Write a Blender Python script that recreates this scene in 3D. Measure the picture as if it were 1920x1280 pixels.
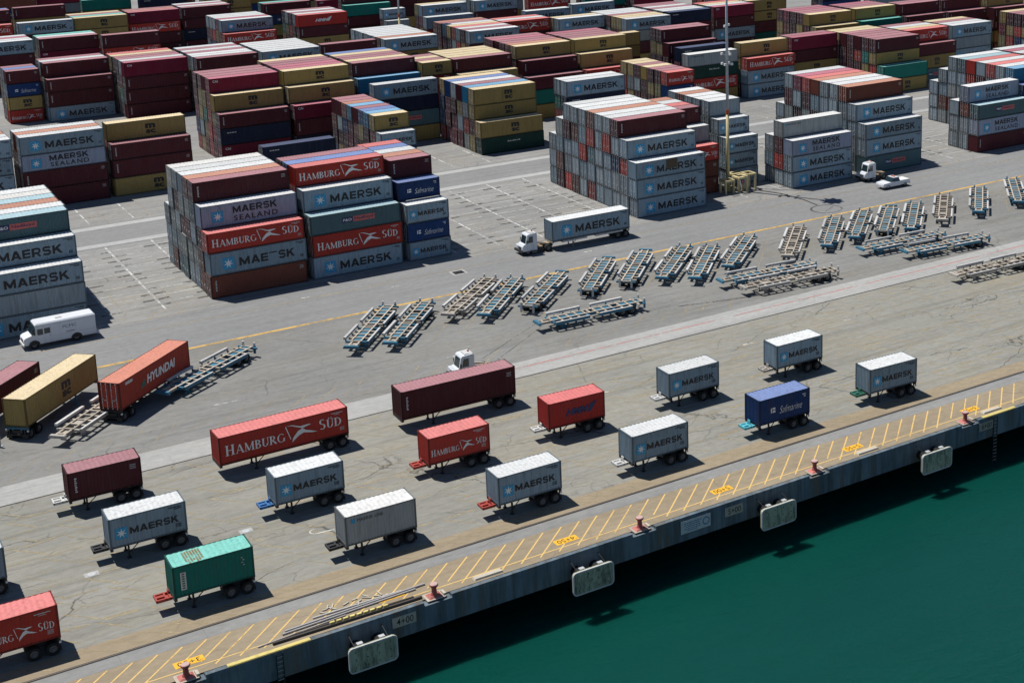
# Container terminal seen from a drone over the water.  X runs along the quay, Y inland, Z up; quay edge at Y = 0.
import bpy, math, random
from mathutils import Vector, Matrix

for _o in list(bpy.data.objects):
    bpy.data.objects.remove(_o)
SC = bpy.context.scene
COL = SC.collection
R = math.radians

# ------------------------------------------------------------------ camera
cam_d = bpy.data.cameras.new('camera')
cam = bpy.data.objects.new('camera', cam_d)
COL.objects.link(cam)
PITCH_C, YAW_C, ROLL_C = 0.222167, 0.605518, -0.009317
_fw = Vector((math.sin(YAW_C) * math.cos(PITCH_C), math.cos(YAW_C) * math.cos(PITCH_C), -math.sin(PITCH_C)))
_r = _fw.cross(Vector((0, 0, 1))).normalized()
_u = _r.cross(_fw)
_r2 = _r * math.cos(ROLL_C) + _u * math.sin(ROLL_C)
_u2 = -_r * math.sin(ROLL_C) + _u * math.cos(ROLL_C)
_m = Matrix((_r2, _u2, -_fw)).transposed().to_4x4()
_m.translation = Vector((0, -97.5, 59.337))
cam.matrix_world = _m
cam_d.sensor_width = 36
cam_d.lens = 2762.1 / 1920 * 36
cam_d.shift_x = -(1361.0 - 960) / 1920
cam_d.shift_y = -(640 - 260.1) / 1920
cam_d.clip_start = 1
cam_d.clip_end = 5000
SC.camera = cam

# ------------------------------------------------------------------ sky, sun, exposure
SUN = Vector((-0.225, 0.39, 1.0)).normalized()          # towards the sun
world = bpy.data.worlds.new('World')
SC.world = world
world.use_nodes = True
_nt = world.node_tree
_bg = _nt.nodes['Background']
_sky = _nt.nodes.new('ShaderNodeTexSky')
_sky.sky_type = 'NISHITA'
_sky.sun_disc = False
_sky.sun_elevation = math.asin(SUN.z)
_sky.sun_rotation = math.atan2(SUN.x, SUN.y)
_sky.air_density = 0.8
_sky.dust_density = 0.0
_sky.ozone_density = 3.0
_nt.links.new(_sky.outputs[0], _bg.inputs[0])
_bg.inputs[1].default_value = 0.075
sun_d = bpy.data.lights.new('sun', 'SUN')
sun_d.energy = 5.0
sun_d.angle = R(0.5)
sun_d.color = (1.0, 0.965, 0.915)
sun = bpy.data.objects.new('sun', sun_d)
sun.rotation_euler = (-SUN).to_track_quat('-Z', 'Y').to_euler()
sun.location = SUN * 300
COL.objects.link(sun)
SC.view_settings.view_transform = 'Standard'
SC.view_settings.look = 'None'
SC.view_settings.exposure = 0.07
SC.view_settings.gamma = 1.0
SC.view_settings.use_curve_mapping = False

# ------------------------------------------------------------------ helpers
class MB:
    """collects polygons; build() links them as one mesh object"""
    def __init__(s):
        s.v = []; s.f = []; s.mi = []
    def poly(s, pts, m=0):
        n = len(s.v); s.v += [tuple(p) for p in pts]; s.f.append(tuple(range(n, n + len(pts)))); s.mi.append(m)
    def geo(s, vs, fs, m=0):
        n = len(s.v); s.v += vs
        for f in fs:
            s.f.append(tuple(i + n for i in f)); s.mi.append(m)
    def box(s, x0, x1, y0, y1, z0, z1, m=0):
        s.hexa([(x0, y0, z0), (x1, y0, z0), (x1, y1, z0), (x0, y1, z0), (x0, y0, z1), (x1, y0, z1), (x1, y1, z1), (x0, y1, z1)], m)
    def hexa(s, p, m=0):
        s.geo([tuple(q) for q in p], [(3, 2, 1, 0), (4, 5, 6, 7), (0, 1, 5, 4), (1, 2, 6, 5), (2, 3, 7, 6), (3, 0, 4, 7)], m)
    def bar(s, a, b, w, h, m=0):
        a, b = Vector(a), Vector(b); d = (b - a).normalized()
        up = Vector((0, 0, 1)) if abs(d.z) < 0.95 else Vector((1, 0, 0))
        r = d.cross(up).normalized(); u = r.cross(d)
        r = r * (w / 2); u = u * (h / 2)
        s.hexa([a - r - u, a + r - u, b + r - u, b - r - u, a - r + u, a + r + u, b + r + u, b - r + u], m)
    def cyl(s, a, b, r0, r1=None, n=12, m=0, cap=True):
        r1 = r0 if r1 is None else r1
        a, b = Vector(a), Vector(b); d = (b - a).normalized()
        up = Vector((0, 0, 1)) if abs(d.z) < 0.95 else Vector((1, 0, 0))
        r = d.cross(up).normalized(); u = r.cross(d)
        vs = []
        for c, rr in ((a, r0), (b, r1)):
            for i in range(n):
                t = 2 * math.pi * i / n
                vs.append(tuple(c + (r * math.cos(t) + u * math.sin(t)) * rr))
        fs = [(i, i + n, (i + 1) % n + n, (i + 1) % n) for i in range(n)]
        if cap:
            fs += [tuple(range(n)), tuple(range(2 * n - 1, n - 1, -1))]
        s.geo(vs, fs, m)
    def prism(s, pts, y0, y1, m=0):
        """outline in x,z pushed along y"""
        n = len(pts)
        vs = [(x, y0, z) for x, z in pts] + [(x, y1, z) for x, z in pts]
        fs = [tuple(range(n)), tuple(range(2 * n - 1, n - 1, -1))]
        fs += [(i, i + n, (i + 1) % n + n, (i + 1) % n) for i in range(n)]
        s.geo(vs, fs, m)
    def lathe(s, prof, n=14, cx=0, cy=0, m=0):
        vs = []
        for r, z in prof:
            for i in range(n):
                t = 2 * math.pi * i / n
                vs.append((cx + r * math.cos(t), cy + r * math.sin(t), z))
        fs = []
        for k in range(len(prof) - 1):
            for i in range(n):
                j = (i + 1) % n
                fs.append((k * n + i, k * n + j, (k + 1) * n + j, (k + 1) * n + i))
        fs.append(tuple(range((len(prof) - 1) * n, len(prof) * n)))
        s.geo(vs, fs, m)
    def mesh(s, name):
        me = bpy.data.meshes.new(name)
        me.from_pydata(s.v, [], s.f)
        if any(s.mi):
            me.polygons.foreach_set('material_index', s.mi)
        me.update()
        return me
    def build(s, name, mat, parent=None, smooth=False):
        me = s.mesh(name)
        for x in (mat if isinstance(mat, (list, tuple)) else [mat]):
            me.materials.append(x)
        if smooth:
            me.polygons.foreach_set('use_smooth', [True] * len(me.polygons))
        return link(name, me, parent)

def link(name, data, parent=None):
    o = bpy.data.objects.new(name, data)
    COL.objects.link(o)
    if parent:
        o.parent = parent
    return o
def inst(name, me, mat, parent=None):
    """an object of a shared mesh with its own material"""
    o = link(name, me, parent)
    sl = o.material_slots[0]
    sl.link = 'OBJECT'; sl.material = mat
    return o
def empty(name, loc=(0, 0, 0), rz=0.0):
    o = link(name, None)
    o.location = loc; o.rotation_euler = (0, 0, rz)
    o.empty_display_size = 0.3
    return o
def tag(o, label=None, cat=None, group=None, kind=None):
    if label: o['label'] = label
    if cat: o['category'] = cat
    if group: o['group'] = group
    if kind: o['kind'] = kind
    return o
def copy_tree(o, parent=None):
    c = o.copy(); COL.objects.link(c); c.parent = parent
    for ch in list(o.children):
        copy_tree(ch, c)
    return c

# ------------------------------------------------------------------ materials
class NT:
    def __init__(s, name):
        s.m = bpy.data.materials.new(name); s.m.use_nodes = True
        s.t = s.m.node_tree; s.n = s.t.nodes; s.b = s.n['Principled BSDF']
    def new(s, t, **kw):
        x = s.n.new(t)
        for k, v in kw.items(): setattr(x, k, v)
        return x
    def l(s, a, b): s.t.links.new(a, b)
    def coord(s, scale=(1, 1, 1), rnd=False):
        tc = s.new('ShaderNodeTexCoord'); mp = s.new('ShaderNodeMapping')
        mp.inputs['Scale'].default_value = scale
        s.l(tc.outputs['Object'], mp.inputs['Vector'])
        if rnd:
            oi = s.new('ShaderNodeObjectInfo'); mu = s.new('ShaderNodeMath', operation='MULTIPLY'); mu.inputs[1].default_value = 60
            s.l(oi.outputs['Random'], mu.inputs[0]); s.l(mu.outputs[0], mp.inputs['Location'])
        return mp.outputs[0]
    def noise(s, vec, scale, detail=4, rough=0.55, dist=0.0):
        x = s.new('ShaderNodeTexNoise'); x.inputs['Scale'].default_value = scale
        x.inputs['Detail'].default_value = detail; x.inputs['Roughness'].default_value = rough; x.inputs['Distortion'].default_value = dist
        s.l(vec, x.inputs['Vector']); return x.outputs['Fac']
    def ramp(s, fac, a, b, ca=0.0, cb=1.0):
        x = s.new('ShaderNodeMapRange'); x.inputs[1].default_value = a; x.inputs[2].default_value = b
        x.inputs[3].default_value = ca; x.inputs[4].default_value = cb; s.l(fac, x.inputs[0]); return x.outputs[0]
    def mix(s, fac, a, b, mode='MIX'):
        x = s.new('ShaderNodeMix', data_type='RGBA', blend_type=mode)
        for sock, v in ((x.inputs[0], fac), (x.inputs[6], a), (x.inputs[7], b)):
            if isinstance(v, (int, float)): sock.default_value = v
            elif isinstance(v, tuple): sock.default_value = (*v[:3], 1)
            else: s.l(v, sock)
        return x.outputs[2]
    def math(s, op, a, b=0.0):
        x = s.new('ShaderNodeMath', operation=op)
        for sock, v in ((x.inputs[0], a), (x.inputs[1], b)):
            if isinstance(v, (int, float)): sock.default_value = v
            else: s.l(v, sock)
        return x.outputs[0]
    def bump(s, h, strength=0.3, dist=0.02):
        x = s.new('ShaderNodeBump'); x.inputs['Strength'].default_value = strength; x.inputs['Distance'].default_value = dist
        s.l(h, x.inputs['Height']); s.l(x.outputs[0], s.b.inputs['Normal'])
    def fin(s, col, rough=0.6, metal=0.0, spec=0.4):
        if isinstance(col, tuple): s.b.inputs['Base Color'].default_value = (*col[:3], 1)
        else: s.l(col, s.b.inputs['Base Color'])
        if isinstance(rough, (int, float)): s.b.inputs['Roughness'].default_value = rough
        else: s.l(rough, s.b.inputs['Roughness'])
        s.b.inputs['Metallic'].default_value = metal
        s.b.inputs['Specular IOR Level'].default_value = spec
        return s.m

def paint(name, col, dirt=0.35, rust=0.5, fade=0.0, rough=0.5, vary=0.18, spec=0.3, pale_to=None):
    """weathered steel paint: chalky patches, run-down dirt, rust spots"""
    k = NT(name)
    hue = max(col); bl = pale_to or tuple(0.33 + 0.44 * c / hue for c in col); base = tuple(c * (1 - fade) + b * fade for c, b in zip(col, bl))
    v1 = k.coord((1, 1, 1), True)
    v2 = k.coord((1.6, 1.6, 0.16), True)
    n1 = k.noise(v1, 0.45, 3)
    c = k.mix(k.ramp(n1, 0.3, 0.7, 0.0, 0.30), base, tuple(min(1, x * 1.25 + 0.02) for x in base))
    n2 = k.noise(v2, 2.2, 5, 0.65)
    c = k.mix(k.ramp(n2, 0.48, 0.78, 0.0, dirt), c, (0.07, 0.06, 0.05))
    n3 = k.noise(v1, 3.2, 6, 0.7, 0.4)
    c = k.mix(k.ramp(n3, 0.66, 0.72, 0.0, rust), c, (0.15, 0.055, 0.025))
    n4 = k.noise(k.coord((3.0, 3.0, 0.12), True), 1.7, 5, 0.6)
    c = k.mix(k.ramp(n4, 0.62, 0.74, 0.0, rust * 0.75), c, (0.13, 0.06, 0.035))
    oi = k.new('ShaderNodeObjectInfo')
    hs = k.new('ShaderNodeHueSaturation')
    k.l(k.ramp(oi.outputs['Random'], 0, 1, 1 - vary, 1 + vary), hs.inputs['Value'])
    k.l(c, hs.inputs['Color'])
    return k.fin(hs.outputs[0], rough, 0.0, spec)

def plain(name, col, rough=0.6, metal=0.0, var=0.25, scale=3.0, spec=0.4):
    k = NT(name)
    n = k.noise(k.coord((1, 1, 1), True), scale, 5, 0.6)
    c = k.mix(k.ramp(n, 0.35, 0.75, 0.0, var), col, tuple(x * 0.45 for x in col))
    return k.fin(c, rough, metal, spec)

def worn_paint(name, col, lo=0.42, hi=0.6, scale=1.6, stretch=(1, 1, 1)):
    """road paint worn through to the ground below it"""
    k = NT(name)
    v = k.coord(stretch)
    n = k.noise(v, scale, 8, 0.72)
    n2 = k.noise(v, scale * 0.13, 3)
    f = k.ramp(k.math('ADD', n, k.ramp(n2, 0.3, 0.7, -0.12, 0.12)), lo, hi)
    k.fin(col, 0.75, 0, 0.3)
    tr = k.new('ShaderNodeBsdfTransparent'); mx = k.new('ShaderNodeMixShader')
    k.l(f, mx.inputs[0]); k.l(k.b.outputs[0], mx.inputs[1]); k.l(tr.outputs[0], mx.inputs[2])
    out = [x for x in k.n if x.type == 'OUTPUT_MATERIAL'][0]
    k.l(mx.outputs[0], out.inputs[0])
    return k.m

def ground_mat(name, col, col2, crack=0.0, streak=0.3, stain=0.25, warm=None, tile=None):
    k = NT(name)
    v = k.coord((1, 1, 1)); vs = k.coord((0.03, 0.9, 1))
    n1 = k.noise(v, 0.05, 5, 0.6)
    c = k.mix(k.ramp(n1, 0.32, 0.68), col, col2)
    n2 = k.noise(k.coord((0.3, 1, 1)), 0.45, 7, 0.75)
    c = k.mix(k.ramp(n2, 0.48, 0.78, 0.0, stain), c, tuple(x * 0.5 for x in col))
    if warm:
        n5 = k.noise(k.coord((0.25, 1, 1)), 0.22, 4, 0.6)
        c = k.mix(k.ramp(n5, 0.5, 0.72, 0.0, 0.7), c, warm)
    n3 = k.noise(vs, 0.8, 6, 0.65)
    c = k.mix(k.ramp(n3, 0.5, 0.72, 0.0, streak), c, tuple(x * 0.42 for x in col))
    n3b = k.noise(k.coord((0.02, 0.5, 1)), 1.7, 4, 0.6)
    c = k.mix(k.ramp(n3b, 0.56, 0.75, 0.0, streak * 0.8), c, tuple(min(1, x * 1.5) for x in col))
    n3c = k.noise(k.coord((0.05, 1.0, 1)), 3.0, 5, 0.7)
    c = k.mix(k.ramp(n3c, 0.52, 0.74, 0.0, streak * 0.7), c, tuple(x * 0.5 for x in col))
    n6 = k.noise(k.coord((0.7, 1.2, 1)), 1.5, 6, 0.72)
    c = k.mix(k.ramp(n6, 0.46, 0.70, 0.0, 0.34), c, tuple(x * 0.52 for x in col))
    c = k.mix(k.ramp(n6, 0.46, 0.28, 0.0, 0.30), c, tuple(min(1, x * 1.45) for x in col))
    n4 = k.noise(v, 9.0, 4, 0.7)
    c = k.mix(k.ramp(n4, 0.3, 0.75, 0.0, 0.22), c, tuple(x * 0.5 for x in col))
    if crack:
        for sc, w, st in ((0.13, 0.007, 1.0), (0.34, 0.013, 0.55)):
            nz = k.new('ShaderNodeTexNoise'); nz.inputs['Scale'].default_value = 0.5; nz.inputs['Detail'].default_value = 6
            k.l(v, nz.inputs['Vector'])
            va = k.new('ShaderNodeVectorMath', operation='SCALE'); va.inputs['Scale'].default_value = 1.5
            k.l(nz.outputs['Color'], va.inputs[0])
            vv = k.new('ShaderNodeVectorMath', operation='ADD'); k.l(v, vv.inputs[0]); k.l(va.outputs[0], vv.inputs[1])
            vm = k.new('ShaderNodeVectorMath', operation='MULTIPLY'); vm.inputs[1].default_value = (0.35, 1, 1); k.l(vv.outputs[0], vm.inputs[0])
            vo = k.new('ShaderNodeTexVoronoi', feature='DISTANCE_TO_EDGE'); vo.inputs['Scale'].default_value = sc
            k.l(vm.outputs[0], vo.inputs['Vector'])
            f = k.ramp(vo.outputs['Distance'], 0.0, w, 1.0, 0.0)
            f = k.math('MULTIPLY', f, k.ramp(k.noise(v, 0.11, 3), 0.45, 0.58, 0.0, crack * st))
            c = k.mix(f, c, (0.05, 0.046, 0.04))
    if tile:
        tx, ty, w = tile
        sx = k.new('ShaderNodeSeparateXYZ'); tc = k.new('ShaderNodeTexCoord'); k.l(tc.outputs['Object'], sx.inputs[0])
        for ax, p in ((0, tx), (1, ty)):
            if not p: continue
            fr = k.math('FRACT', k.math('DIVIDE', sx.outputs[ax], p))
            f = k.math('MULTIPLY', k.ramp(fr, 0.0, w / p, 1.0, 0.0), k.ramp(k.noise(v, 0.8, 3), 0.35, 0.6, 0.0, 0.6))
            c = k.mix(f, c, tuple(x * 0.4 for x in col))
    k.bump(n4, 0.25, 0.01)
    return k.fin(c, 0.85, 0, 0.25)

M = {}
M['apron'] = ground_mat('apron_concrete', (0.232, 0.227, 0.197), (0.292, 0.285, 0.248), 0.9, 0.5, 0.34, (0.295, 0.262, 0.195))
M['edge'] = ground_mat('quay_edge_concrete', (0.275, 0.218, 0.145), (0.325, 0.268, 0.185), 0.35, 0.25, 0.35)
M['strip'] = ground_mat('light_concrete', (0.33, 0.33, 0.315), (0.40, 0.395, 0.37), 0.3, 0.3, 0.25, None, (6.0, 0, 0.05))
M['railstrip'] = ground_mat('crane_rail_concrete', (0.225, 0.227, 0.218), (0.275, 0.275, 0.262), 0.3, 0.35, 0.4, None, (6.0, 0, 0.06))
M['asphalt'] = ground_mat('asphalt', (0.195, 0.194, 0.183), (0.250, 0.247, 0.230), 0.45, 0.42, 0.32, (0.21, 0.19, 0.15))
M['road'] = ground_mat('road_asphalt', (0.210, 0.211, 0.208), (0.245, 0.246, 0.241), 0.1, 0.3, 0.15)
M['yard'] = ground_mat('yard_concrete', (0.225, 0.224, 0.215), (0.305, 0.301, 0.286), 0.5, 0.5, 0.42, (0.31, 0.285, 0.235), (0, 2.95, 0.14))
M['band'] = ground_mat('pale_band', (0.35, 0.35, 0.34), (0.43, 0.43, 0.415), 0, 0.3, 0.2)
M['slot'] = plain('rail_slot', (0.035, 0.032, 0.028), 0.8)
M['steel_rail'] = plain('crane_rail_steel', (0.22, 0.19, 0.16), 0.45, 0.7)
M['yline'] = worn_paint('yellow_line_paint', (0.56, 0.35, 0.09), 0.46, 0.70)
M['yhatch'] = worn_paint('yellow_hatch_paint', (0.62, 0.42, 0.15), 0.54, 0.82)
M['yfaint'] = worn_paint('faint_yellow_paint', (0.36, 0.29, 0.17), 0.32, 0.66)
M['wline'] = worn_paint('white_line_paint', (0.54, 0.54, 0.51), 0.42, 0.64)
M['wfaint'] = worn_paint('faint_white_paint', (0.52, 0.52, 0.49), 0.44, 0.66)
M['pline'] = worn_paint('pink_line_paint', (0.45, 0.17, 0.15), 0.42, 0.6)
M['skid'] = worn_paint('tyre_mark', (0.07, 0.067, 0.062), 0.36, 0.58, 2.2)
M['stain'] = worn_paint('wheel_stain', (0.07, 0.066, 0.06), 0.40, 0.62, 2.5)
M['ystation'] = worn_paint('yellow_station_patch', (0.75, 0.40, 0.03), 0.58, 0.78)
M['black'] = plain('black_paint', (0.012, 0.013, 0.016), 0.5)
M['navytext'] = plain('navy_paint', (0.02, 0.025, 0.10), 0.5)
M['white'] = plain('white_paint', (0.72, 0.72, 0.70), 0.45, 0, 0.12)
M['dirtywhite'] = plain('chalky_white_paint', (0.55, 0.55, 0.53), 0.6, 0, 0.35)
M['starblue'] = plain('pale_blue_paint', (0.035, 0.30, 0.52), 0.5, 0, 0.25)
M['salmon'] = plain('salmon_paint', (0.55, 0.13, 0.11), 0.6)
M['gold'] = plain('gold_paint', (0.45, 0.28, 0.06), 0.5)
M['green'] = plain('green_paint', (0.03, 0.13, 0.09), 0.5)
M['galv'] = plain('galvanised_steel', (0.56, 0.57, 0.57), 0.5, 0.3, 0.4)
M['tyre'] = plain('tyre_rubber', (0.014, 0.014, 0.014), 0.85)
M['rim'] = plain('wheel_rim', (0.15, 0.155, 0.16), 0.55, 0.3)
M['darksteel'] = plain('dark_chassis_steel', (0.022, 0.022, 0.024), 0.6)
M['cartblue'] = paint('cart_blue_paint', (0.025, 0.135, 0.21), 0.4, 0.5, 0.05, 0.55)
M['carttan'] = paint('dusty_tan_steel', (0.35, 0.30, 0.235), 0.4, 0.6, 0.1, 0.75)
M['cartwhite'] = paint('guide_rail_white', (0.46, 0.455, 0.44), 0.5, 0.7, 0.0, 0.6)
M['cartgrey'] = paint('cart_grey_paint', (0.36, 0.33, 0.29), 0.4, 0.6, 0.0, 0.65)
M['glass'] = plain('window_glass', (0.015, 0.03, 0.035), 0.08, 0, 0.1, 1.0, 0.8)
M['vanwhite'] = paint('vehicle_white', (0.62, 0.64, 0.67), 0.12, 0.08, 0, 0.35, 0.03)
M['tan'] = plain('tan_deck_dust', (0.36, 0.27, 0.17), 0.8)
M['red'] = paint('bollard_red', (0.32, 0.055, 0.045), 0.4, 0.4, 0.1, 0.6)
M['pinkbase'] = paint('bollard_base_pink', (0.40, 0.11, 0.085), 0.4, 0.4, 0.1, 0.7)
M['fascia'] = None
M['mastyellow'] = paint('mast_yellow', (0.50, 0.42, 0.22), 0.3, 0.3, 0.05, 0.55)
M['mastgrey'] = paint('mast_grey', (0.34, 0.38, 0.42), 0.25, 0.2, 0, 0.5)
M['yellowedge'] = paint('kerb_yellow', (0.62, 0.50, 0.14), 0.4, 0.2, 0.1, 0.7)
M['plank'] = plain('pale_timber', (0.48, 0.44, 0.36), 0.8, 0, 0.35)
M['darktimber'] = plain('dark_timber', (0.06, 0.052, 0.045), 0.85)
M['pipe'] = plain('grey_pipe', (0.40, 0.39, 0.38), 0.6, 0.2)
M['orange'] = plain('beacon_orange', (0.5, 0.09, 0.02), 0.4)
M['tarp'] = plain('brown_patch', (0.10, 0.075, 0.045), 0.8)
M['cable'] = plain('black_cable', (0.02, 0.02, 0.02), 0.7)
M['rustpatch'] = worn_paint('rust_patch', (0.26, 0.17, 0.07), 0.30, 0.66, 2.0)
M['palepink'] = plain('faded_pink_paint', (0.50, 0.34, 0.31), 0.6)
M['cyan'] = plain('turquoise_paint', (0.10, 0.45, 0.52), 0.55)
M['brightblue'] = plain('bright_blue_paint', (0.035, 0.14, 0.34), 0.55)
M['brightred'] = plain('bright_red_paint', (0.34, 0.05, 0.035), 0.55)

def fascia_mat():
    k = NT('fascia_concrete')
    v2 = k.coord((1.2, 1.2, 0.10)); v = k.coord()
    c = k.mix(k.ramp(k.noise(v, 0.3, 4), 0.35, 0.65), (0.105, 0.145, 0.175), (0.165, 0.20, 0.22))  # blue of the skylit shade is tinted into the concrete colour
    c = k.mix(k.ramp(k.noise(v2, 1.2, 6, 0.7), 0.42, 0.66, 0, 0.85), c, (0.045, 0.05, 0.048))
    c = k.mix(k.ramp(k.noise(v2, 0.6, 5, 0.7), 0.54, 0.68, 0, 0.65), c, (0.20, 0.14, 0.09))
    return k.fin(c, 0.85, 0, 0.25)
M['fascia'] = fascia_mat()
def fender_mat():
    k = NT('fender_panel')
    v2 = k.coord((1.5, 1.5, 0.35), True); v = k.coord((1, 1, 1), True)
    c = k.mix(k.ramp(k.noise(v, 0.8, 4), 0.3, 0.7), (0.32, 0.325, 0.235), (0.42, 0.42, 0.31))
    c = k.mix(k.ramp(k.noise(v2, 1.8, 6, 0.75), 0.46, 0.66, 0, 0.9), c, (0.05, 0.055, 0.045))
    return k.fin(c, 0.7, 0, 0.3)
M['fender'] = fender_mat()
def water_mat():
    k = NT('harbour_water')
    v = k.coord((1, 1, 1))
    c = k.mix(k.ramp(k.noise(k.coord((0.5, 1.2, 1)), 0.045, 5, 0.6), 0.3, 0.7), (0.0020, 0.041, 0.033), (0.0032, 0.052, 0.039))
    hs = None
    for i, (sc, st, d, ds) in enumerate((((0.55, 1.2, 1), 0.5, 0.16, 0.35), ((0.7, 1.5, 1), 2.3, 0.05, 1.0), ((1, 1.6, 1), 7.0, 0.018, 1.0))):
        w = k.noise(k.coord(sc), st, 4, 0.6, 0.6)
        w = k.math('MULTIPLY', w, d)
        hs = w if hs is None else k.math('ADD', hs, w)
    k.bump(hs, 0.9, 1.0)
    k.fin(c, 0.09, 0, 0.5)
    k.b.inputs['IOR'].default_value = 1.33
    k.b.subsurface_method = 'BURLEY'
    k.b.inputs['Subsurface Weight'].default_value = 0.85
    k.b.inputs['Subsurface Radius'].default_value = (0.5, 1.0, 0.95)
    k.b.inputs['Subsurface Scale'].default_value = 1.3
    return k.m
M['water'] = water_mat()

# container paint by letter code: wall colour, how much paler its roof is, bleached and sunlit, words for it
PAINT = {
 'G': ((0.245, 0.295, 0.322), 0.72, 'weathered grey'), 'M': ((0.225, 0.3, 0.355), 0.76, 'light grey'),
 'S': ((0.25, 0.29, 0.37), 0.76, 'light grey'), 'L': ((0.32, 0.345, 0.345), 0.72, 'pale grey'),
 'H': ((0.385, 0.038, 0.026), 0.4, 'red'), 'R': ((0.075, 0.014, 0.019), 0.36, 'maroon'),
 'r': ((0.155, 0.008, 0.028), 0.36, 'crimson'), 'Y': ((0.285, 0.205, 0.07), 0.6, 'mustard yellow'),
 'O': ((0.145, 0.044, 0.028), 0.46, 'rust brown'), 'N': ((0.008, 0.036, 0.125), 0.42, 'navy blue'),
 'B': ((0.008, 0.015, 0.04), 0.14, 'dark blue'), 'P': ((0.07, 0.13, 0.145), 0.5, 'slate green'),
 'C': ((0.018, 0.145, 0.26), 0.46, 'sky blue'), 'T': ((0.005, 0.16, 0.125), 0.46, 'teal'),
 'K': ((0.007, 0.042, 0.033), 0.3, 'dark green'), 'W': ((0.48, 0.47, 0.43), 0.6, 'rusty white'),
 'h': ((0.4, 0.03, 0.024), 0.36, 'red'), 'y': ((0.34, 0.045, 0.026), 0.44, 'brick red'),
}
for _a, _b in (('m', 'M'), ('e', 'M'), ('p', 'P')):
    PAINT[_a] = PAINT[_b]
PW, PR, PF, PD, PV = {}, {}, {}, {}, {}
for _k, (_c, _f, _w) in PAINT.items():
    if _k in 'mep': continue
    dirt = 0.5 if _k in 'GMSLPW' else 0.35
    PW[_k] = paint('container_paint_' + _w.replace(' ', '_'), _c, dirt, 0.55 if _k in 'GPWO' else 0.35, 0.0, 0.55, 0.16, 0.15)
    PR[_k] = paint('sunlit_bleached_roof_' + _w.replace(' ', '_'), _c, 0.5, 0.9 if _k in 'WGM' else 0.6, _f, 0.65, 0.10, 0.2, (0.66, 0.65, 0.62) if _k in 'GMSLW' else (0.74, 0.40, 0.28) if _k in 'yO' else None)  # roof paler than walls: bleaching plus sunlit brightness put into the colour
    PD[_k] = paint('door_paint_' + _w.replace(' ', '_'), tuple(x * 0.9 for x in _c), 0.7, 0.7, 0.0, 0.55, 0.30, 0.15)
    PV[_k] = [paint('aged_paint_%d_' % q + _w.replace(' ', '_'), tuple(x * f * w for x, w in zip(_c, hue)), 0.6, 0.6, 0.0, 0.55, 0.0, 0.15) for q, (f, hue) in enumerate(((0.62, (1, 1, 1)), (0.85, (1.08, 1, 0.88)), (1.0, (0.92, 1, 1.08)), (1.2, (1, 1, 1)), (0.75, (0.85, 1.02, 1.12))))]
    PF[_k] = paint('grimy_frame_' + _w.replace(' ', '_'), tuple(x * 0.40 for x in _c), 0.7, 0.9, 0.0, 0.6, 0.12, 0.15)
for _a, _b in (('m', 'M'), ('e', 'M'), ('p', 'P')):
    PW[_a] = PW[_b]; PR[_a] = PR[_b]; PF[_a] = PF[_b]; PD[_a] = PD[_b]; PV[_a] = PV[_b]

# ------------------------------------------------------------------ lettering
_TXT = {}
def text_geo(s, bold=0.02, shear=0.0, space=1.0):
    key = (s, bold, shear, space)
    if key not in _TXT:
        cu = bpy.data.curves.new('t', 'FONT'); cu.body = s; cu.offset = bold; cu.shear = shear; cu.space_character = space
        cu.resolution_u = 3; cu.fill_mode = 'FRONT'
        ob = bpy.data.objects.new('t', cu); COL.objects.link(ob)
        me = bpy.data.meshes.new_from_object(ob)
        vs = [(v.co.x, v.co.y) for v in me.vertices]; fs = [tuple(p.vertices) for p in me.polygons]
        x0 = min(v[0] for v in vs); x1 = max(v[0] for v in vs); y0 = min(v[1] for v in vs); y1 = max(v[1] for v in vs)
        vs = [((x - x0) / (x1 - x0), (y - y0) / (y1 - y0)) for x, y in vs]
        bpy.data.objects.remove(ob); bpy.data.curves.remove(cu); bpy.data.meshes.remove(me)
        _TXT[key] = (vs, fs)
    return _TXT[key]

class Flat:
    """2-D print made of polygons, placed on a wall later"""
    def __init__(s):
        s.v = []; s.f = []
    def text(s, t, x, z, w, h, **kw):
        vs, fs = text_geo(t, **kw); n = len(s.v)
        s.v += [(x + u * w, z + v * h, 0.0) for u, v in vs]; s.f += [tuple(i + n for i in f) for f in fs]
        return s
    def poly(s, pts, lift=0.0):
        a = sum(pts[i][0] * pts[(i + 1) % len(pts)][1] - pts[(i + 1) % len(pts)][0] * pts[i][1] for i in range(len(pts)))
        if a < 0: pts = pts[::-1]
        n = len(s.v); s.v += [(x, z, lift) for x, z in pts]; s.f.append(tuple(range(n, n + len(pts)))); return s
    def rect(s, x, z, w, h, lift=0.0):
        return s.poly([(x, z), (x + w, z), (x + w, z + h), (x, z + h)], lift)
    def side(s, mb, yoff, both=True, dx=0, dy=0, dz=0, m=0):
        if both != 'back':
            mb.geo([(x + dx, -yoff - l + dy, z + dz) for x, z, l in s.v], s.f, m)
        if both:
            mb.geo([(-x + dx, yoff + l + dy, z + dz) for x, z, l in s.v], s.f, m)
    def ground(s, mb, ox, oy, z, flip=False):
        k = -1 if flip else 1
        mb.geo([(ox + k * x, oy + k * y, z + l) for x, y, l in s.v], s.f)

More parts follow.
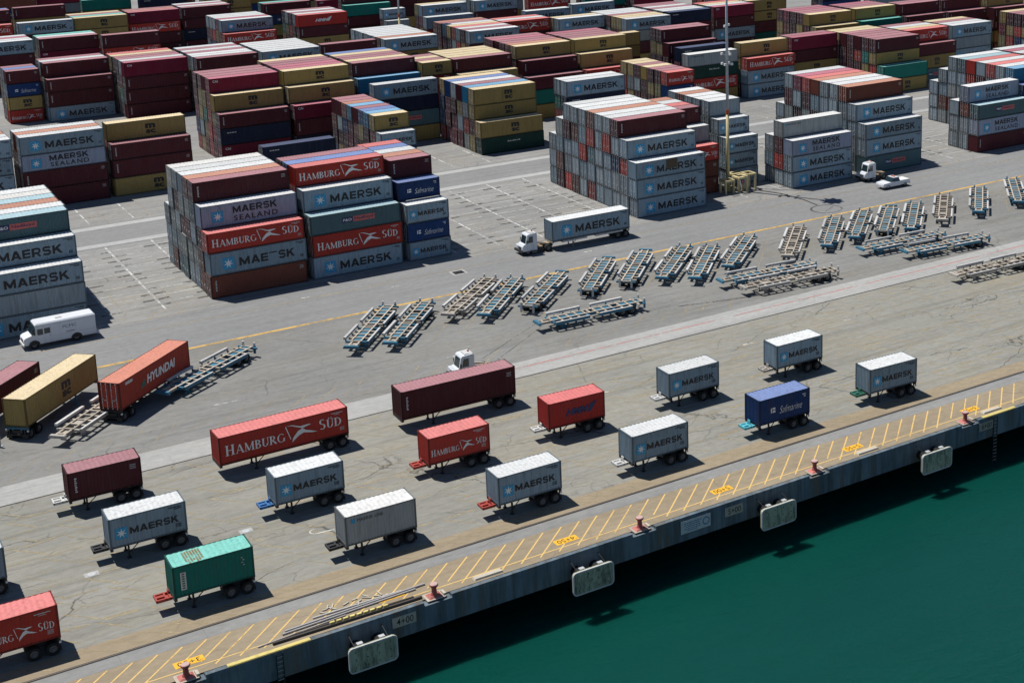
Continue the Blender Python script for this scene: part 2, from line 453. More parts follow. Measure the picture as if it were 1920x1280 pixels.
def serif(word):
    """roman capitals with thick and thin strokes; returns strokes (polygons) and the width, cap height 1"""
    T, t, e = 0.165, 0.065, 0.05
    out = []; X = 0.0
    def seg(a, b, w): 
        dx, dz = b[0] - a[0], b[1] - a[1]; L = math.hypot(dx, dz) or 1; nx, nz = -dz / L * w / 2, dx / L * w / 2
        out.append([(X + a[0] + nx, a[1] + nz), (X + a[0] - nx, a[1] - nz), (X + b[0] - nx, b[1] - nz), (X + b[0] + nx, b[1] + nz)])
    def arc(cx, cz, rx, rz, a0, a1, w0=t, w1=T, n=9):
        pts = []
        for i in range(n + 1):
            a = R(a0 + (a1 - a0) * i / n); w = w0 + (w1 - w0) * abs(math.cos(a))
            pts.append((cx + (rx - w / 2) * math.cos(a), cz + (rz - t / 2) * math.sin(a), w, math.cos(a), math.sin(a)))
        for p, q in zip(pts, pts[1:]):
            out.append([(X + p[0] + p[3] * p[2] / 2, p[1] + p[4] * t / 2), (X + p[0] - p[3] * p[2] / 2, p[1] - p[4] * t / 2),
                        (X + q[0] - q[3] * q[2] / 2, q[1] - q[4] * t / 2), (X + q[0] + q[3] * q[2] / 2, q[1] + q[4] * t / 2)])
    def ser(x, z, w=0.32): seg((x - w / 2, z), (x + w / 2, z), e)
    for ch in word:
        if ch == 'H':
            for x in (0.18, 0.68):
                seg((x, 0), (x, 1), T); ser(x, 0.025); ser(x, 0.975)
            seg((0.18, 0.5), (0.68, 0.5), t); w = 0.86
        elif ch == 'A':
            seg((0.10, 0), (0.42, 1), t); seg((0.76, 0), (0.42, 1), T); seg((0.2, 0.33), (0.62, 0.33), t); ser(0.1, 0.025, 0.24); ser(0.76, 0.025); w = 0.9
        elif ch == 'M':
            seg((0.15, 0), (0.15, 1), t); seg((0.90, 0), (0.90, 1), T); seg((0.15, 1), (0.5, 0.05), T); seg((0.90, 1), (0.5, 0.05), t); ser(0.15, 0.025, 0.26); ser(0.9, 0.025); w = 1.08
        elif ch in 'BRD':
            seg((0.18, 0), (0.18, 1), T); ser(0.14, 0.025, 0.24); ser(0.14, 0.975, 0.24)
            if ch == 'D':
                arc(0.25, 0.5, 0.52, 0.5, -90, 90, n=12); w = 0.84
            elif ch == 'B':
                arc(0.25, 0.75, 0.36, 0.25, -90, 90); arc(0.25, 0.26, 0.42, 0.27, -90, 90); w = 0.74
            else:
                arc(0.25, 0.74, 0.38, 0.26, -90, 90); seg((0.35, 0.48), (0.74, 0.0), T); w = 0.82
        elif ch in 'U\u00dc':
            seg((0.18, 0.3), (0.18, 1), T); seg((0.66, 0.3), (0.66, 1), t); ser(0.18, 0.975); ser(0.66, 0.975, 0.24)
            arc(0.395, 0.32, 0.3, 0.32, 180, 360); w = 0.82
            if ch == '\u00dc':
                for x in (0.28, 0.54): seg((x - 0.06, 1.14), (x + 0.06, 1.14), 0.12)
        elif ch == 'G':
            arc(0.46, 0.5, 0.42, 0.5, 45, 330, n=18); seg((0.76, 0.08), (0.76, 0.42), 0.13); ser(0.76, 0.43, 0.24); w = 0.9
        elif ch == 'S':
            arc(0.33, 0.74, 0.25, 0.26, 40, 270); arc(0.33, 0.26, 0.28, 0.27, -140, 90); w = 0.64
        X += w
    return out, X
def flat_serif(fl, word, x, z, w, h, big_first=True):
    st, W = serif(word)
    for i, p in enumerate(st):
        fl.poly([(x + u / W * w, z + v * h) for u, v in p], (i % 40) * 0.0003)

def block(word, T=0.26):
    """wide bold sans capitals; cap height 1"""
    out = []; X = 0.0
    def seg(a, b, w=T):
        dx, dz = b[0] - a[0], b[1] - a[1]; L = math.hypot(dx, dz) or 1; nx, nz = -dz / L * w / 2, dx / L * w / 2
        out.append([(X + a[0] + nx, a[1] + nz), (X + a[0] - nx, a[1] - nz), (X + b[0] - nx, b[1] - nz), (X + b[0] + nx, b[1] + nz)])
    def pol(*p): out.append([(X + u, v) for u, v in p])
    def path(pts, w=T):
        for a, b in zip(pts, pts[1:]): seg(a, b, w)
    def arc(cx, cz, rx, rz, a0, a1, n=6): return [(cx + rx * math.cos(R(a0 + (a1 - a0) * i / n)), cz + rz * math.sin(R(a0 + (a1 - a0) * i / n))) for i in range(n + 1)]
    h = T / 2
    for ch in word:
        if ch == 'M':
            pol((0, 0), (T, 0), (T, 1), (0, 1)); pol((1.0, 0), (1.0 + T, 0), (1.0 + T, 1), (1.0, 1))
            pol((T * 0.9, 1), (T * 0.9, 0.60), (0.50, 0.06), (0.76, 0.06), (0.63, 0.44)); pol((1.0 + T * 0.1, 1), (0.63, 0.44), (0.50, 0.06), (0.76, 0.06), (1.0 + T * 0.1, 0.60)); w = 1.26 + 0.14
        elif ch == 'A':
            pol((0, 0), (0.29, 0), (0.72, 1), (0.41, 1)); pol((1.13, 0), (0.84, 0), (0.41, 1), (0.72, 1)); pol((0.26, 0.18), (0.88, 0.18), (0.80, 0.38), (0.34, 0.38)); w = 1.13 + 0.12
        elif ch == 'E':
            pol((0, 0), (T, 0), (T, 1), (0, 1))
            for z in (0, 0.39, 1 - 0.22): pol((T, z), (0.86, z), (0.86, z + 0.22), (T, z + 0.22))
            w = 0.86 + 0.16
        elif ch == 'R':
            pol((0, 0), (T, 0), (T, 1), (0, 1)); path([(T, 1 - 0.09), (0.62, 1 - 0.09)] + arc(0.66, 0.665, 0.21, 0.245, 90, -90) + [(T, 0.42)], 0.22); pol((0.45, 0.36), (0.70, 0.36), (1.0, 0), (0.73, 0)); w = 1.0 + 0.14
        elif ch == 'S':
            path(arc(0.62, 0.72, 0.28, 0.19, 25, 90, 3) + [(0.32, 0.91)] + arc(0.30, 0.715, 0.20, 0.195, 90, 270) + [(0.62, 0.52)] + arc(0.64, 0.305, 0.22, 0.215, 90, -90) + [(0.32, 0.09)] + arc(0.34, 0.28, 0.26, 0.19, 270, 205, 3), 0.225); w = 0.96 + 0.14
        elif ch == 'K':
            pol((0, 0), (T, 0), (T, 1), (0, 1)); pol((T, 0.32), (T, 0.64), (0.70, 1), (1.02, 1)); pol((0.36, 0.52), (0.56, 0.72), (1.10, 0), (0.77, 0)); w = 1.06
        X += w
    return out, X
def flat_block(fl, word, x, z, w, h):
    st, W = block(word)
    for i, p in enumerate(st):
        fl.poly([(x + u / W * w, z + v * h) for u, v in p], (i % 60) * 0.0002)

# ------------------------------------------------------------------ ground, water, quay
def sheet(name, x0, x1, y0, y1, z, mat, kind='structure', parent=None):
    mb = MB(); mb.poly([(x0, y0, z), (x1, y0, z), (x1, y1, z), (x0, y1, z)])
    o = mb.build(name, mat, parent)
    if kind: o['kind'] = kind
    return o
XA, XB = -300, 900
sheet('ground', XA, XB, 0.45, 1500, -0.004, M['yard'])
sheet('water', -1200, 1500, -1500, 12, -4.75, M['water'])
sheet('apron', XA, XB, 6.55, 36.6, 0.004, M['apron'])
sheet('tan_hatched_strip', XA, XB, 6.56, 8.7, 0.0065, M['edge'])
sheet('quay_edge_pavement', XA, XB, 0.46, 4.75, 0.004, M['edge'])
sheet('crane_rail_strip', XA, XB, 4.75, 6.20, 0.008, M['railstrip'])
sheet('crane_rail_slot', XA, XB, 6.20, 6.55, 0.0045, M['slot'])
sheet('landside_rail_slot', XA, XB, 36.6, 36.82, 0.0045, M['slot'])
sheet('landside_strip', XA, XB, 36.82, 40.9, 0.008, M['strip'])
sheet('chassis_parking', XA, XB, 40.9, 66.6, 0.004, M['asphalt'])
sheet('road', XA, XB, 66.6, 79.6, 0.006, M['road'])
sheet('aisle_road', XA, XB, 114.2, 126.8, 0.006, M['road'])
sheet('back_aisle_road', XA, XB, 224.0, 238.0, 0.006, M['road'])
def rail(name, y, z):
    mb = MB(); mb.box(XA, XB, y - 0.05, y + 0.05, z, z + 0.03); o = mb.build(name, M['steel_rail']); o['kind'] = 'structure'
rail('crane_rail', 6.38, 0.0048); rail('landside_crane_rail', 36.71, 0.0048)

# quay wall: cap beam with the stained fascia, dark water gap below it
mb = MB()
NOTCH = [21.3, 40.0, 58.6, 77.3, 96.1, 114.8, 2.6]
mb.box(XA, XB, -0.35, 0.46, -2.0, -0.10)
xs = [XA] + sorted(sum([[n - 1.15, n + 1.15] for n in NOTCH], [])) + [XB]
for a, b in zip(xs[::2], xs[1::2]):
    mb.hexa([(a, -0.352, -0.101), (b, -0.352, -0.101), (b, 0.461, -0.101), (a, 0.461, -0.101), (a, -0.30, 0.18), (b, -0.30, 0.18), (b, 0.10, 0.18), (a, 0.10, 0.18)])
cap = mb.build('quay_wall', M['fascia']); cap['kind'] = 'structure'
tag(cap, 'stained concrete quay wall above the dark gap over the water', 'quay wall')
mb = MB(); mb.box(XA, XB, 9.0, 10.0, -12.0, -0.05); mb.box(XA, XB, 0.47, 9.0, -1.4, -0.9)
o = mb.build('quay_substructure', M['darksteel']); o['kind'] = 'structure'

# ------------------------------------------------------------------ painted markings (sheets just above the pavement)
def strip_line(mb, a, b, w, z):
    a, b = Vector((*a, 0)), Vector((*b, 0)); d = (b - a).normalized(); n = Vector((-d.y, d.x, 0)) * (w / 2)
    mb.poly([(a - n).to_tuple()[:2] + (z,), (b - n).to_tuple()[:2] + (z,), (b + n).to_tuple()[:2] + (z,), (a + n).to_tuple()[:2] + (z,)])
rn = random.Random(3)
mb = MB()
x = -20.0
while x < 190:
    y1 = 4.62; y0 = 1.0 if not any(abs(x - n) < 1.6 for n in NOTCH) else 1.9
    strip_line(mb, (x + (y0 - 0.9) * 1.07, y0), (x + 3.98, y1), 0.125, 0.011); x += 1.735
for a, b in ((-20, 190),):
    strip_line(mb, (a, 1.45), (b, 1.45), 0.12, 0.015)
mb.build('quay_edge_hatching', M['yhatch'])['kind'] = 'structure'
mb = MB()
for ry, ln in ((10.6, 0), (13.3, 1), (15.6, 0), (18.2, 1), (21.0, 0), (23.6, 1), (26.4, 0), (29.2, 1), (32.0, 0), (34.6, 1)):
    x = -10 + rn.random() * 3
    while x < 190:
        if rn.random() < 0.8:
            strip_line(mb, (x, ry + 1.1), (x + 2.1, ry - 1.1), 0.17, 0.009)
        if rn.random() < 0.75:
            strip_line(mb, (x + 0.6, ry + 1.25), (x + 3.2, ry + 1.2), 0.18, 0.0105)
        if ln and rn.random() < 0.5:
            strip_line(mb, (x + 2.2, ry - 1.2), (x + 4.6, ry - 1.3), 0.18, 0.0115)
        x += 3.7 + rn.random() * 0.5
x = -20.0
while x < 190:
    strip_line(mb, (x, 8.55), (x + 2.6, 6.75), 0.15, 0.012); x += 2.1
mb.build('faded_zigzag_markings', M['yfaint'])['kind'] = 'structure'
mb = MB()
for k in range(34):
    x = 4 + k * 3.2
    strip_line(mb, (x, 41.6 + rn.random() * 2), (x + 3.3, 45.4 + rn.random()), 0.13, 0.009)
for k in range(40):
    x = 52 + k * 3.55
    strip_line(mb, (x, 52.5), (x + 8.5, 62.0), 0.10, 0.011)
mb.build('faded_parking_lines', M['yfaint'])['kind'] = 'structure'
mb = MB(); strip_line(mb, (-20, 66.75), (260, 66.45), 0.5, 0.013); mb.build('yellow_road_line', M['yline'])['kind'] = 'structure'
mb = MB(); strip_line(mb, (-20, 75.6), (260, 75.9), 0.22, 0.013)
for k in range(60):
    x = -6 + k * 3.4
    if not (46 < x < 79 or 108 < x < 121): strip_line(mb, (x, 79.7), (x + 1.6, 81.6), 0.13, 0.0065)
strip_line(mb, (-20, 79.72), (260, 79.72), 0.14, 0.0095); strip_line(mb, (-20, 81.7), (46, 81.7), 0.14, 0.0095); strip_line(mb, (79.5, 81.7), (108, 81.7), 0.14, 0.0095)
mb.build('thin_yellow_lines', M['yfaint'])['kind'] = 'structure'
mb = MB(); strip_line(mb, (60, 39.3), (260, 38.7), 0.22, 0.013); mb.build('pink_line', M['pline'])['kind'] = 'structure'
mb = MB()
for y in (115.6, 125.4): strip_line(mb, (-20, y), (260, y), 1.7, 0.0095)
mb.build('white_aisle_bands', M['band'])['kind'] = 'structure'
mb = MB(); ms = MB(); mf = MB(); my = MB()
SLOTX = [28.4, 34.9, 41.0, 47.2, 79.6, 86.1, 92.8, 99.4, 105.9, 128.6, 135.8, 151.2, 165.5, 171.9, 178.3]
for x in SLOTX:
    y = 82.4
    while y < 113:
        strip_line(mb, (x, y), (x, y + 1.9), 0.24, 0.0015); y += 2.35
    y = 84.2
    while y < 112.5:
        if rn.random() < 0.85:
            for s in (-1, 1):
                if rn.random() < 0.85:
                    w = 0.7 + rn.random() * 1.1
                    strip_line(ms, (x + s * 0.25, y), (x + s * (0.25 + w), y + rn.uniform(-.2, .2)), 0.55, 0.003)
        y += 2.47
    for y in (84.2 + 2.95 * i for i in range(10)):
        if rn.random() < 0.95: strip_line(mf, (x + 0.4, y + 1.2), (x + rn.uniform(3.5, 6.0), y + 1.2 + rn.uniform(-.05, .05)), 0.16, 0.0045)
    for y in (84.6 + 4.9 * i for i in range(6)):
        strip_line(my, (x + 2.4, y), (x + 5.6, y), 0.12, 0.0075)
    for y in (128.0, 132.0, 136.0):
        strip_line(mb, (x + 0.9, y), (x + 0.9, y + 3.0), 0.22, 0.0015)
    strip_line(my, (x + 1.6, 82.6), (x + 1.6, 93.0), 0.10, 0.006); strip_line(my, (x + 2.0, 127.2), (x + 2.0, 141.0), 0.10, 0.006); strip_line(my, (x + 3.4, 127.2), (x + 3.4, 141.0), 0.10, 0.006)
mb.build('yard_slot_lines', M['wline'])['kind'] = 'structure'
ms.build('wheel_stains', M['stain'])['kind'] = 'structure'
mf.build('faint_row_lines', M['wfaint'])['kind'] = 'structure'
my.build('yard_yellow_lines', M['yfaint'])['kind'] = 'structure'
# white direction arrow, hook mark and other small paint marks
mb = MB()
strip_line(mb, (37.6, 48.47), (39.6, 48.38), 0.16, 0.010); mb.poly([(36.9, 48.55, 0.010), (37.6, 48.18, 0.010), (37.6, 48.85, 0.010)])
for i in range(8):
    a = R(100 + i * 22); b = R(100 + (i + 1) * 22); strip_line(mb, (36.3 + 0.6 * math.cos(a), 16.1 + 0.45 * math.sin(a)), (36.3 + 0.6 * math.cos(b), 16.1 + 0.45 * math.sin(b)), 0.16, 0.010)
strip_line(mb, (36.3, 15.66), (37.6, 15.5), 0.14, 0.0125)
for (x, y, l) in ((108.6, 42.6, 1.6), (99.8, 58.0, 1.2), (93.9, 72.4, 1.1), (97.6, 73.2, 1.2), (66.6, 73.8, 1.0), (55.8, 76.4, 1.0), (62.0, 46.8, 1.5), (104.9, 30.2, 1.1), (70.2, 28.0, 1.5), (90.8, 30.6, 1.3)):
    strip_line(mb, (x, y), (x + l, y - 0.1), 0.22, 0.010)
mb.build('white_paint_marks', M['wline'])['kind'] = 'structure'
mb = MB()
for i in range(26):
    a = R(i * 14); b = R((i + 1) * 14); rr = 2.3 + (0.25 if i > 25 else 0)
    strip_line(mb, (134.2 + rr * 1.05 * math.cos(a), 69.9 + rr * 0.95 * math.sin(a)), (134.2 + rr * 1.05 * math.cos(b), 69.9 + rr * 0.95 * math.sin(b)), 0.34, 0.015 + 0.0008 * (i % 2))
strip_line(mb, (135.8, 70.4), (133.2, 68.9), 0.25, 0.0175)
for (a, b, w) in (((60.5, 41.2), (77, 52), 0.10), ((64, 41.2), (80, 53), 0.10), ((105.5, 42.6), (92, 46.0), 0.3)):
    strip_line(mb, a, b, w, 0.020 + 0.001 * w)
mb.build('tyre_skid_marks', M['skid'])['kind'] = 'structure'

# station numbers painted on the deck (they face the water, so they read upside down from here)
for i, (sx, txt) in enumerate(((22.0, '3+50'), (37.2, '4+00'), (52.6, '4+50'), (68.3, '5+00'), (83.4, '5+50'), (98.6, '6+00'))):
    e = empty('station_marking', (sx, 2.35, 0))
    tag(e, 'yellow patch stencilled %s on the quay deck %s' % (txt, ('by the first yellow kerb guard', 'under the scattered offcuts', 'between the pipes and notice board', 'inland of the notice board', 'beside a pale kerb block', 'by the farthest bollard')[i]), 'ground marking', 'station numbers along the quay deck')
    m1 = MB(); m1.poly([(-1.05, -0.42, 0.019), (1.05, -0.42, 0.019), (1.05, 0.42, 0.019), (-1.05, 0.42, 0.019)]); m1.build('patch', M['ystation'], e)
    fl = Flat(); fl.text(txt, -0.8, -0.28, 1.6, 0.56, bold=0.0); m2 = MB(); fl.ground(m2, 0, 0, 0.024, True); m2.build('lettering', M['black'], e)
for i, (sx, txt) in enumerate(((37.15, '4+00'), (67.7, '5+00'), (98.2, '6+00'))):
    e = empty('station_sign', (sx, -0.40, -0.62))
    tag(e, 'tan plate painted %s on the quay wall %s' % (txt, ('below the piled timbers', 'beside the notice board', 'beside a ladder')[i]), 'sign', 'station plates on the quay wall')
    m1 = MB(); m1.box(-0.95, 0.95, -0.03, 0.06, -0.42, 0.42); m1.build('plate', M['carttan'], e)
    fl = Flat(); fl.text(txt, -0.62, -0.27, 1.35, 0.54, bold=0.005); m2 = MB(); fl.side(m2, 0.036, False); m2.build('lettering', M['black'], e)

# notice board on the fascia
e = empty('notice_board', (63.7, -0.40, -0.72))
tag(e, 'wide pale notice board with lines of small text and a round emblem', 'sign')
m1 = MB(); m1.box(-1.52, 1.52, -0.03, 0.07, -0.58, 0.58); m1.build('panel', M['dirtywhite'], e)
fl = Flat()
for k, (z, a, b) in enumerate(((0.30, -1.2, 0.55), (0.12, -1.2, 0.2), (-0.06, -1.0, 0.45), (-0.24, -1.2, 0.3), (-0.4, -0.9, 0.1))):
    x = a
    while x < b:
        w = 0.12 + 0.17 * rn.random(); fl.rect(x, z, w, 0.075); x += w + 0.06
for k in range(20):
    a, b = R(k * 18), R((k + 1) * 18); c = (1.05, 0.02)
    fl.poly([(c[0] + q * math.cos(t), c[1] + q * math.sin(t)) for q, t in ((0.36, a), (0.36, b), (0.27, b), (0.27, a))])
m2 = MB(); fl.side(m2, 0.036, False); m2.build('print', M['brightblue'], e)

# ------------------------------------------------------------------ shipping containers
CW = 2.438
HLIST, SLIST = [2.896, 2.896, 2.591, 2.896, 2.591], [2.591] * 5
def corr(mb, a0, a1, lo, hi, base, depth, pitch, axis, sign, m=0):
    """trapezoid corrugation running along x (axis 0), y (axis 1) or, for roofs, x with height as depth (axis 2)"""
    n = max(1, round((a1 - a0) / pitch)); p = (a1 - a0) / n
    pts = []
    for i in range(n):
        x = a0 + i * p
        pts += [(x, 0), (x + 0.26 * p, 0), (x + 0.5 * p, 1), (x + 0.76 * p, 1)]
    pts.append((a1, 0))
    vs = []
    for q, d in pts:
        o = base - sign * depth * d
        for w in (lo, hi):
            vs.append((q, o, w) if axis == 0 else (o, q, w) if axis == 1 else (q, w, o))
    fs = []
    for i in range(len(pts) - 1):
        f = (2 * i, 2 * i + 2, 2 * i + 3, 2 * i + 1)
        flip = (axis == 0 and sign > 0) or (axis == 1 and sign < 0) 
        fs.append(f[::-1] if flip else f)
    mb.geo(vs, fs, m)
def c_wall(mb, L, H, cheap=False, m=0):
    hl, hw = L / 2, CW / 2
    corr(mb, -hl + 0.15, hl - 0.15, 0.16, H - 0.09, -(hw - 0.012), 0.036, 0.278, 0, -1, m)
    if cheap:
        mb.poly([(hl - 0.15, hw - 0.03, 0.16), (-hl + 0.15, hw - 0.03, 0.16), (-hl + 0.15, hw - 0.03, H - 0.09), (hl - 0.15, hw - 0.03, H - 0.09)], m)
        mb.poly([(hl - 0.03, -hw + 0.1, 0.16), (hl - 0.03, hw - 0.1, 0.16), (hl - 0.03, hw - 0.1, H - 0.09), (hl - 0.03, -hw + 0.1, H - 0.09)], m)
    else:
        corr(mb, -hl + 0.15, hl - 0.15, 0.16, H - 0.09, hw - 0.012, 0.036, 0.278, 0, 1, m)
        corr(mb, -hw + 0.15, hw - 0.15, 0.16, H - 0.09, hl - 0.02, 0.045, 0.25, 1, 1, m)
        mb.poly([(-hl + 0.1, hw - 0.1, 0.13), (hl - 0.1, hw - 0.1, 0.13), (hl - 0.1, -hw + 0.1, 0.13), (-hl + 0.1, -hw + 0.1, 0.13)], m)
def c_roof(mb, L, H, cheap=False, m=0):
    hl, hw = L / 2, CW / 2
    if cheap:
        mb.poly([(-hl + 0.1, -hw + 0.06, H - 0.03), (hl - 0.1, -hw + 0.06, H - 0.03), (hl - 0.1, hw - 0.06, H - 0.03), (-hl + 0.1, hw - 0.06, H - 0.03)], m)
        return
    corr(mb, -hl + 0.36, hl - 0.36, -hw + 0.06, hw - 0.06, H - 0.024, 0.022, 0.42, 2, 1, m)
    for a, b in ((-hl + 0.1, -hl + 0.36), (hl - 0.36, hl - 0.1)):
        mb.poly([(a, -hw + 0.06, H - 0.022), (b, -hw + 0.06, H - 0.022), (b, hw - 0.06, H - 0.022), (a, hw - 0.06, H - 0.022)], m)
def c_frame(mb, L, H, cheap=False, m=0):
    hl, hw = L / 2, CW / 2
    for sx in (-1, 1):
        for sy in (-1, 1):
            x, y = sx * hl, sy * hw
            mb.box(min(x, x - sx * 0.15), max(x, x - sx * 0.15), min(y, y - sy * 0.15), max(y, y - sy * 0.15), 0.11, H - 0.11, m)
            if not cheap:
                for z0, z1 in ((0, 0.115), (H - 0.115, H)):
                    xa, ya = x + sx * 0.004, y + sy * 0.004
                    mb.box(min(xa, xa - sx * 0.178), max(xa, xa - sx * 0.178), min(ya, ya - sy * 0.162), max(ya, ya - sy * 0.162), z0, z1, m)
    for sy in (-1, 1):
        y0, y1 = sorted((sy * (hw - 0.002), sy * (hw - 0.07)))
        mb.box(-hl + 0.13, hl - 0.13, y0, y1, H - 0.10, H - 0.018, m)
        mb.box(-hl + 0.13, hl - 0.13, y0, y1, 0.05, 0.17, m)
    for sx in (-1, 1):
        x0, x1 = sorted((sx * (hl - 0.004), sx * (hl - 0.11)))
        mb.box(x0, x1, -hw + 0.13, hw - 0.13, H - 0.11, H - 0.02, m)
        mb.box(x0, x1, -hw + 0.13, hw - 0.13, 0.05, 0.17, m)
def c_door(mb, L, H, s, m=0):
    """one leaf: panel with pressed horizontal recesses, s = side of the middle"""
    hl, hw = L / 2, CW / 2
    y0, y1 = sorted((s * 0.04, s * (hw - 0.215)))
    x = -hl
    mb.box(x + 0.045, x + 0.09, y0, y1, 0.24, H - 0.19, m)
    n = 5; z0, z1 = 0.26, H - 0.21; p = (z1 - z0) / n
    for i in range(n):
        mb.box(x + 0.022, x + 0.045, y0 + 0.07, y1 - 0.07, z0 + i * p + 0.05, z0 + (i + 1) * p - 0.05, m)
def c_rods(mb, L, H, s, m=0):
    hl, hw = L / 2, CW / 2
    for q in (0.28, 0.80):
        y = s * q
        mb.box(-hl - 0.03, -hl + 0.005, y - 0.02, y + 0.02, 0.09, H - 0.05, m)
        for z in (0.16, 0.8, H - 0.75, H - 0.15):
            mb.box(-hl - 0.035, -hl + 0.02, y - 0.06, y + 0.06, z - 0.035, z + 0.035, m)
    mb.box(-hl - 0.045, -hl - 0.02, min(s * 0.28, s * 0.62), max(s * 0.28, s * 0.62), 1.02, 1.07, m)
    mb.box(-hl - 0.045, -hl - 0.02, min(s * 0.62, s * 0.8), max(s * 0.62, s * 0.8), 1.16, 1.21, m)

def marks(code, L, H):
    """printed parts of one side: list of (part name, material, Flat, parent part or None); x from -L/2, z from 0"""
    big = L > 8; a = -L / 2; out = []
    k = H / 2.6
    def star(cx, cz, s):
        p = Flat(); p.rect(cx - s / 2, cz - s / 2, s, s); out.append(('logo_panel', 'starblue', p, None))
        st = Flat(); pts = []
        for i in range(14):
            r = s * (0.42 if i % 2 == 0 else 0.15); t = math.pi / 2 + i * math.pi / 7
            pts.append((cx + r * math.cos(t), cz + r * math.sin(t)))
        for i in range(7):
            b0, tip, b1 = pts[(2 * i - 1) % 14], pts[2 * i], pts[(2 * i + 1) % 14]
            st.poly([b0, tip, b1], 0.004)
        st.poly([pts[i] for i in range(1, 14, 2)], 0.0041)
        out.append(('star', 'white', st, 'logo_panel'))
    if code in 'Mme':
        t = Flat()
        if big:
            star(a + 2.25, H * 0.47, 1.50)
            if code == 'e':
                flat_block(t, 'MAE', a + 3.6, H * 0.47 - 0.52, 3.75, 1.04); t3 = Flat(); flat_block(t3, 'SK', a + 8.55, H * 0.47 - 0.52, 2.05, 1.04); out.append(('lettering', 'black', t3, None)); t3 = Flat(); t3.rect(a + 7.35, H * 0.47 + 0.38, 1.0, 0.14); out.append(('letter_remnant', 'black', t3, None))
            else:
                flat_block(t, 'MAERSK', a + 3.6, H * 0.47 - 0.52, 7.0, 1.04)
        else:
            star(a + 0.95, H * 0.46, 0.98); flat_block(t, 'MAERSK', a + 1.6, H * 0.48 - 0.29, 3.8, 0.58)
        out.append(('lettering', 'black', t, None))
        q = Flat()
        for i, w in enumerate((1.05, 0.6)): q.rect(a + L - 0.35 - w, H * 0.87 - i * 0.16, w, 0.075)
        out.append(('data_panel', 'black', q, None)); q = Flat()
        for i in range(4): q.rect(a + L - 0.9, H * 0.30 - i * 0.09, 0.45, 0.04)
        out.append(('number_print', 'black', q, None))
        if code == 'm':
            p = Flat(); p.rect(a + 5.25, H * 0.40, 1.95, H * 0.54, 0.006); out.append(('patch', 'tarp', p, None))
    elif code == 'S':
        star(a + 2.1, H * 0.46, 1.40)
        t = Flat(); flat_block(t, 'MAERSK', a + 4.0, H * 0.53, 5.6, 0.84); out.append(('lettering', 'black', t, None)); t = Flat(); t.text('SEALAND', a + 4.1, H * 0.17, 5.55, 0.70, bold=0.014, space=1.25)
        out.append(('lettering', 'black', t, None))
    elif code == 'L':
        p = Flat(); p.rect(a + 0.55, H * 0.74, 0.34, 0.34); out.append(('logo_panel', 'starblue', p, None))
        t = Flat(); t.text('MAERSK LINE', a + 1.05, H * 0.755, min(2.6, L * 0.36), 0.26, bold=0.0); out.append(('lettering', 'black', t, None))
    elif code == 'H':
        t = Flat(); f = L / 12.19; f2 = f * 0.98
        h = 1.0 * (1 if big else 0.62); z = H * 0.30
        flat_serif(t, 'H', a + 0.55 * f, z, 0.9 * f2, h); flat_serif(t, 'AMBURG', a + 1.5 * f, z, 4.7 * f2, h * 0.84)
        flat_serif(t, 'S', a + 9.3 * f, z + h * 0.25, 0.72 * f2, h); flat_serif(t, '\u00dcD', a + 10.05 * f, z + h * 0.25, 1.55 * f2, h * 0.84)
        out.append(('lettering', 'white', t, None))
        p = Flat(); X = lambda u: a + (6.15 + u * 3.1) * f; Z = lambda v: z - 0.28 * h + v * 1.75 * h
        for i, pl in enumerate(([(0.02, 0.98), (0.2, 0.92), (0.52, 0.66), (0.8, 0.78), (0.72, 0.82), (0.45, 0.80), (0.22, 0.96)],
                   [(0.52, 0.66), (0.62, 0.52), (0.98, 0.28), (0.8, 0.30), (0.56, 0.40), (0.38, 0.56)],
                   [(0.38, 0.56), (0.56, 0.40), (0.40, 0.30), (0.18, 0.0), (0.22, 0.24)],
                   [(0.38, 0.56), (0.52, 0.66), (0.62, 0.52), (0.56, 0.40)],
                   [(0.0, 0.94), (0.03, 0.94), (0.16, 0.2), (0.135, 0.2)])):
            p.poly([(X(u), Z(v)) for u, v in pl], 0.001 * i)
        out.append(('pennant', 'white', p, None))
        t = Flat(); t.rect(a + L - 1.6, H * 0.86, 1.1, 0.07); t.rect(a + L - 1.3, H * 0.81, 0.5, 0.05); out.append(('data_panel', 'dirtywhite', t, None)); t = Flat()
        for i in range(4): t.rect(a + L - 0.85, H * 0.30 - i * 0.09, 0.42, 0.035)
        out.append(('number_print', 'dirtywhite', t, None))
    elif code == 'Y':
        t = Flat(); c = 0.05 * L
        t.text('m', c - 0.78, H * 0.50, 1.56, H * 0.27, bold=0.06); t.text('sc', c - 0.70, H * 0.22, 1.45, H * 0.22, bold=0.045)
        out.append(('lettering', 'black', t, None))
    elif code in 'RO':
        t = Flat()
        for i in range(7): t.rect(a + 0.55, H * 0.74 - i * 0.2, 0.20 - 0.05 * (i % 2), 0.13)
        for i in range(3): t.rect(a + L - 0.95, H * 0.80 - i * 0.17, 0.5, 0.05)
        out.append(('number_print', 'dirtywhite', t, None))
    elif code == 'r':
        t = Flat(); t.text('CAI', a + 0.6, H * 0.72, 0.9, 0.4, bold=0.02); out.append(('lettering', 'white', t, None))
    elif code == 'N':
        f = L / 6.06 * (0.8 if big else 1)
        t = Flat(); t.text('Safmarine', -0.6 * f, H * 0.30, 2.7 * f, 0.72 * k, bold=-0.012, shear=0.35); t.rect(-1.65 * f, H * 0.40, 0.12, 0.5); t.rect(-1.45 * f, H * 0.40, 0.34, 0.22); t.rect(-1.45 * f, H * 0.52, 0.34, 0.2)
        t.rect(a + L - 0.9, H * 0.80, 0.4, 0.08); t.rect(a + L - 0.75, H * 0.72, 0.25, 0.08)
        out.append(('lettering', 'white', t, None))
    elif code in 'Pp':
